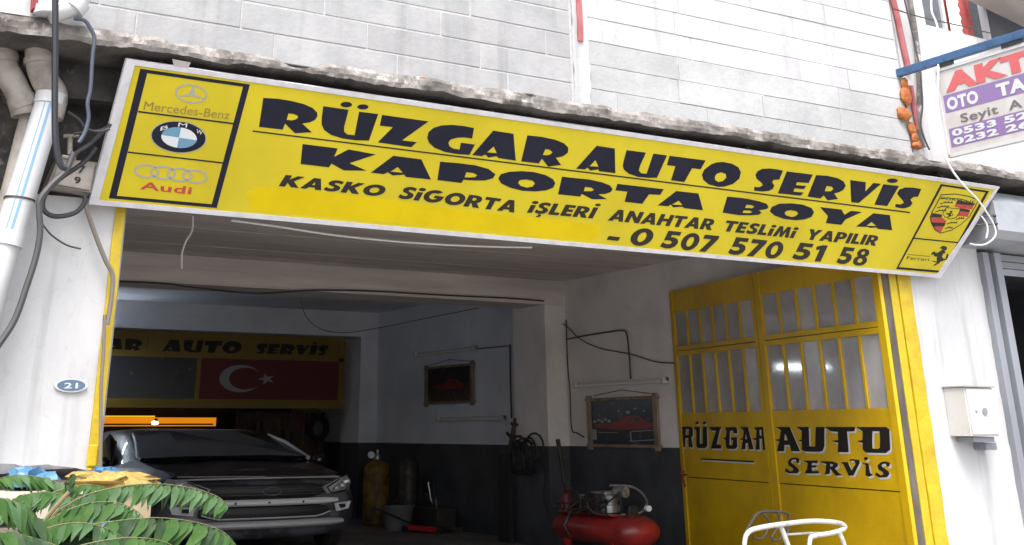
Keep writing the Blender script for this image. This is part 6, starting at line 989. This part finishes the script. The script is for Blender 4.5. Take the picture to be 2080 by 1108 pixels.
# tools by the rear wall
gc = thing('gas_cylinder', 'yellow gas cylinder standing by the dark dado behind the car', 'gas cylinder', (9.55, 19.6, 0))
obj('cylinder', MB().lathe((9.55, 19.6, 0), (0, 0, 1), [(0, 0), (0, .22), (.02, .24), (.84, .24), (.93, .2), (1.0, .09), (1.02, .07)], 24), 'cyl_yellow', gc)
obj('valve', MB().lathe((9.55, 19.6, 1.02), (0, 0, 1), [(0, .07), (.06, .07), (.1, .03), (.16, .03)], 12), 'alu', gc); obj('gauge', MB().cyl((9.35, 19.45, 1.10), (9.33, 19.38, 1.10), .055, 14), 'silver', gc)
gd = thing('gas_cylinder', 'black gas cylinder beside the yellow one', 'gas cylinder', (9.7, 18.9, 0))
obj('cylinder', MB().lathe((9.75, 18.8, 0), (0, 0, 1), [(0, 0), (0, .16), (.02, .18), (.95, .18), (1.05, .14), (1.12, .05)], 20), 'dark_metal', gd)
bu = thing('bucket', 'grey plastic bucket on the floor by the yellow cylinder', 'bucket', (9.35, 18.2, 0))
obj('pail', MB().lathe((9.30, 18.3, 0), (0, 0, 1), [(0, 0), (0, .20), (.32, .26), (.35, .275), (.35, .255), (.03, .18), (.03, 0)], 24), 'bucket', bu)
obj('handle', MB().tube([(9.30 + .27 * math.cos(a * .314), 18.3, .34 + .10 * math.sin(a * .314)) for a in range(11)], .008, 6), 'dark_metal', bu)
jk = thing('trolley_jack', 'low red trolley jack on the floor right of the bucket', 'jack', (9.6, 17.3, 0))
obj('chassis', bar((9.3, 17.9, .07), (9.55, 17.3, .06), .2, .06), 'jack_red', jk); obj('lift_arm', bar((9.5, 17.4, .10), (9.75, 16.9, .08), .10, .04), 'dark_metal', jk)
for p_ in ((9.18, 17.85), (9.38, 17.95), (9.45, 17.2), (9.66, 17.3)): obj('wheel', MB().cyl((p_[0], p_[1] - .02, .05), (p_[0] + .05, p_[1] + .0, .05), .05, 12), 'black', jk)
obj('handle', MB().tube([(9.3, 17.8, .12), (8.9, 18.4, .35)], .015, 6), 'dark_metal', jk)

# ================================================================ white tube frame and dark rack
wf = thing('metal_stand', 'bent white tubular metal frame standing before the yellow door', 'frame', (7.386,7.600,0.630))
P8 = lambda l: smooth_path(l, 5)
obj('tube', MB().tube(P8([(6.911,7.600,0.541),(6.935,7.600,0.685),(6.990,7.600,0.745),(7.113,7.600,0.768),(7.355,7.600,0.784),(7.686,7.600,0.794),(7.965,7.600,0.773),(8.052,7.600,0.743),(8.025,7.600,0.719),(7.895,7.600,0.698),(7.696,7.600,0.684),(7.636,7.600,0.655),(7.595,7.600,0.471)]), .019, 10), 'tube_white', wf)
obj('tube', MB().tube([(7.346,7.620,0.773),(7.375,7.620,0.711),(7.453,7.620,0.512)], .021, 10), 'tube_white', wf)
obj('tube', MB().tube([(7.955,7.580,0.708),(7.989,7.580,0.641),(8.041,7.580,0.486)], .019, 10), 'tube_white', wf)
obj('tube', MB().tube([(7.421,7.640,0.704),(7.712,7.640,0.703),(7.947,7.640,0.690)], .009, 8), 'tube_white', wf)
tag(wf, None, None)
for p_ in [(6.911,7.600,0.541),(7.595,7.600,0.471),(7.433,7.600,0.515),(8.062,7.600,0.483)]: obj('leg', MB().tube([p_, (p_[0] + .02, p_[1], .0)], .018, 10), 'tube_white', wf)
rk = thing('wire_rack', 'dark wire rack leaning on the yellow door behind the white frame', 'rack', (7.929,8.400,0.549))
obj('frame_wire', MB().tube(P8([(7.535,8.300,0.528),(7.572,8.300,0.640),(7.691,8.300,0.769),(7.785,8.300,0.821),(7.988,8.300,0.818),(8.104,8.300,0.798),(8.112,8.300,0.735),(8.083,8.300,0.658),(8.001,8.300,0.506)]), .013, 8), 'rack', rk)
obj('hook_wire', MB().tube(P8([(7.793,8.280,0.810),(7.853,8.280,0.745),(7.805,8.280,0.651),(7.737,8.280,0.615),(7.654,8.280,0.630)]), .010, 8), 'rack', rk)
obj('hook_wire', MB().tube(P8([(7.968,8.280,0.812),(7.978,8.280,0.721),(7.872,8.280,0.629),(7.890,8.280,0.597),(7.967,8.280,0.605),(8.005,8.280,0.662)]), .010, 8), 'rack', rk)
for a, b in zip([(7.535,8.300,0.528),(8.001,8.300,0.506)], (1, 2)): obj('leg', MB().tube([a, (a[0], a[1], .0)], .012, 6), 'rack', rk)

# ================================================================ foreground heap and leaves
tbx = thing('work_table', 'beige covered table at the lower left under the leaves', 'table', (.8, 6.2, 0))
obj('top', MB().box(-1.2, 1.62, 5.75, 7.0, .93, .98, .01), 'beige_sack', tbx)
for x in (-1.1, 1.52):
    for y in (5.85, 6.9): obj('leg', MB().box(x - .03, x + .03, y - .03, y + .03, -.118 if y < 5.6 else 0.0, .93), 'dark_metal', tbx)
def soft(cx, cy, cz, rx, ry, rz, seed, n=22, m_=10, a=.3, f=2.2):
    mb = MB(); vs = []; fs = []
    for i in range(m_ + 1):
        ph = math.pi * i / m_
        for k in range(n):
            th = 2 * math.pi * k / n; d = Vector((math.sin(ph) * math.cos(th), math.sin(ph) * math.sin(th), math.cos(ph)))
            q = 1 + a * noise.fractal(d * f + Vector((seed, seed, 0)), 1, 2, 4)
            vs.append((cx + d.x * rx * q, cy + d.y * ry * q, max(cz + d.z * rz * q, cz - rz * .6)))
    for i in range(m_):
        for k in range(n): fs.append((i * n + k, i * n + (k + 1) % n, (i + 1) * n + (k + 1) % n, (i + 1) * n + k))
    mb.add(vs, fs); mb.smooth = True; return mb
sk = tag(obj('sack', soft(.95, 6.15, 1.02, .55, .28, .12, 3), 'beige_sack'), 'beige sack lying on the table under the lowest leaves', 'sack')
bx = thing('cardboard_box', 'tan cardboard box with a blue oval print, right end of the heap', 'box', (1.55, 6.1, .98))
obj('carton', MB().box(1.28, 1.71, 5.95, 6.4, .98, 1.225, .004), 'card', bx)
obj('flap', MB().box(1.26, 1.72, 5.93, 6.42, 1.228, 1.236), 'cream', bx)
obj('printed_oval', MB().poly([el_(1.50, 1.10, .105, .055)], lambda u, v, h: Vector((u, 5.9485 - h, v))), 'blue_print', bx)
b2 = thing('cream_carton', 'flat cream carton lying left of the tan box', 'box', (1.1, 6.2, 1.1))
obj('carton', MB().box(.55, 1.25, 5.9, 6.5, 1.13, 1.232, .004), 'cream', b2)
b3 = thing('cream_carton', 'grey based carton under the flat cream one', 'box', (1.1, 6.2, 1.0))
obj('carton', MB().box(.3, 1.22, 6.0, 6.5, .982, 1.125, .004), 'beige_sack', b3)
tag(obj('fleece_cloth', soft(1.56, 6.2, 1.26, .22, .16, .05, 8, a=.6, f=3.5), 'sponge'), 'yellow fluffy polishing fleece lying on the cardboard box', 'cloth')
tag(obj('plastic_bag', soft(1.22, 6.35, 1.28, .11, .10, .05, 5, a=.7, f=3), 'blue_bag'), 'crumpled light blue plastic bag behind the left leaves', 'bag')
tag(obj('plastic_bag', soft(1.62, 6.55, 1.285, .07, .08, .04, 15, a=.7, f=3), 'blue_bag'), 'small blue plastic scrap beside the yellow fleece', 'bag')
tag(obj('plastic_sheet', soft(1.10, 6.6, 1.26, .62, .2, .075, 11, n=40, m_=14, a=.5, f=3.5), 'grey_sheet'), 'crumpled dark grey plastic sheet lying along the back of the heap', 'sheet')

# leaflets: folded, toothless lance shapes; shared meshes
def leaflet_mesh(mk, w=.17, droop=.18, seed=0):
    mb = MB(); n = 7; vs = []; fs = []
    rnd = random.Random(seed)
    for i in range(n + 1):
        t = i / n; ww = w * (min(1, t * 5) ** .8) * (1 - t) ** .62 * (1.15 + .1 * math.sin(5 * t)) + .002; z = -droop * t * t; k = .12 * ww
        cur_ = .06 * math.sin(t * 2.5 + seed)
        vs += [(t, -ww + cur_, z + k * 1.2 + .012 * math.sin(9 * t + seed)), (t, cur_, z), (t, ww + cur_, z + k + .012 * math.sin(8 * t + 1 + seed))]
    for i in range(n):
        a = 3 * i; fs += [(a, a + 3, a + 4, a + 1), (a + 1, a + 4, a + 5, a + 2)]
    mb.add(vs, fs); mb.smooth = True
    return finish_mesh('leaflet', mb, M[mk])
LEAF = {k: [leaflet_mesh(k, .165 + .02 * s_, .10 + .08 * s_, s_ * 1.7) for s_ in range(3)] for k in ('leaf', 'leaf2', 'leaf3')}
def frond(label, pts, n, length, kinds, down=.75, seed=0, spread=.5, taper=.45, rth=.006):
    rnd = random.Random(seed); path_ = smooth_path(pts, 8); L = len(path_)
    t_ = thing('leafy_branch', label, 'branch', tuple(path_[0]))
    obj('leaf_stem', MB().tube(path_, [rth * .5 * (1 - .6 * i / L) for i in range(L)], 6), 'stem', t_)
    base = Vector(path_[0])
    n = int(n * 2.0); length *= .86
    for i in range(n):
        fpos = (i + .6) / n; q = fpos * (L - 1); k = int(q); p = path_[k].lerp(path_[min(k + 1, L - 1)], q - k)
        tan = (path_[min(k + 1, L - 1)] - path_[max(k - 1, 0)]).normalized()
        for s_ in (-1, 1):
            side = Vector((-tan.y, tan.x, 0)).normalized() * s_
            d = (side * spread * rnd.uniform(.7, 1.2) + tan * rnd.uniform(-.75, -.25) + Vector((0, 0, -down * rnd.uniform(.6, 1.25)))).normalized()
            ln = length * (1 - taper * fpos ** 2) * (.65 + .35 * min(1, fpos * 5)) * rnd.uniform(.85, 1.12)
            up = Vector((0, 0, 1)) * .8 + side * .5 + Vector((0, -.6, 0)) + Vector((rnd.uniform(-.3, .3),) * 3)
            zax = (up - d * up.dot(d)).normalized(); yax = zax.cross(d)
            o = bpy.data.objects.new('leaflet', rnd.choice(LEAF[rnd.choice(kinds)])); COL.objects.link(o); o.parent = t_
            mt = Matrix((d * ln, yax * ln, zax * ln)).transposed().to_4x4(); mt.translation = p - base; o.matrix_local = mt
    return t_
def near(pts, dy): return [(p[0], p[1] + dy * i / max(1, len(pts) - 1), p[2]) for i, p in enumerate(pts)]
frond('long pale green compound leaf arching over the tan box toward the car', [(1.121,5.200,1.209),(1.231,5.200,1.261),(1.368,5.200,1.287),(1.512,5.200,1.293),(1.662,5.200,1.273),(1.773,5.200,1.239),(1.824,5.200,1.204)], 15, .125, ['leaf2', 'leaf2', 'leaf'], .95, 1, .35, .3)
frond('large dark green compound leaf drooping along the bottom edge', [(0.980,5.000,1.130),(1.141,5.000,1.154),(1.309,5.000,1.172),(1.466,5.000,1.177),(1.630,5.000,1.154),(1.747,5.000,1.113),(1.808,5.000,1.056)], 16, .17, ['leaf', 'leaf3', 'leaf'], .9, 2, .4, .3)
frond('green compound leaf hanging in front of the beige sack', [(1.015,5.100,1.148),(1.119,5.100,1.205),(1.221,5.100,1.234),(1.329,5.100,1.230),(1.412,5.100,1.195),(1.468,5.100,1.139)], 13, .15, ['leaf2', 'leaf', 'leaf'], .9, 3, .4, .35)
frond('small compound leaf at the left edge over the grey sheet', [(1.239,5.500,1.257),(1.151,5.500,1.301),(1.068,5.500,1.322),(0.987,5.500,1.329),(0.911,5.500,1.312)], 10, .10, ['leaf', 'leaf2', 'leaf'], .6, 4, .5, .3)
frond('leaf cluster rising beside the cream carton', [(1.090,5.300,1.160),(1.139,5.300,1.231),(1.171,5.300,1.285),(1.185,5.300,1.337)], 7, .10, ['leaf', 'leaf3'], .5, 5, .7, .3)
frond('green compound leaf filling the lower left corner', [(1.052,4.900,1.117),(0.969,4.900,1.203),(0.892,4.900,1.256),(0.811,4.900,1.275)], 10, .15, ['leaf', 'leaf3', 'leaf2'], .9, 6, .5, .3)
frond('dark leaf spray at the very bottom left', [(1.106,4.800,1.081),(0.995,4.800,1.127),(0.888,4.800,1.155),(0.802,4.800,1.167)], 10, .15, ['leaf3', 'leaf'], .8, 7, .5, .3)
frond('dark leaf spray at the bottom between the two big leaves', [(1.074,4.900,1.083),(1.216,4.900,1.110),(1.347,4.900,1.118),(1.464,4.900,1.100),(1.546,4.900,1.061)], 10, .14, ['leaf3', 'leaf'], .8, 8, .5, .3)
frond('pale leaf spray over the cream carton at the left edge', [(0.886,5.250,1.205),(0.972,5.250,1.256),(1.065,5.250,1.271),(1.165,5.250,1.250),(1.229,5.250,1.212)], 12, .11, ['leaf2', 'leaf'], .7, 9, .6, .3)
frond('small leaf spray between the yellow fleece and the stems', [(1.034,5.350,1.213),(1.125,5.350,1.266),(1.242,5.350,1.291),(1.335,5.350,1.279)], 10, .09, ['leaf', 'leaf2'], .6, 10, .6, .3)
frond('low leaf spray in front of the beige sack near the bottom', [(0.922,4.950,1.103),(1.021,4.950,1.157),(1.146,4.950,1.174),(1.262,4.950,1.148),(1.343,4.950,1.101)], 12, .12, ['leaf', 'leaf2', 'leaf3'], .8, 11, .6, .3)
br = thing('tree_stem', 'brown woody stems carrying the compound leaves at the lower left', 'stem', (.9, 5.2, 0))
for l in ([(1.045,5.200,0.926),(1.054,5.200,1.062),(1.063,5.200,1.140),(1.121,5.200,1.209)], [(1.035,5.150,0.931),(1.023,5.150,1.050),(1.059,5.150,1.169),(1.140,5.150,1.273)], [(1.028,5.100,0.936),(1.023,5.100,1.088),(1.095,5.100,1.102)], [(1.005,5.000,0.948),(0.969,5.000,1.081),(0.980,5.000,1.130)]):
    obj('twig', MB().tube(smooth_path(l, 5), .009, 7), 'stem', br)
g0 = (1.024,5.100,0.945)
obj('trunk', MB().tube([(g0[0], 5.1, -.12), (g0[0] + .01, 5.1, .4), g0], [.03, .024, .012], 9), 'stem', br)
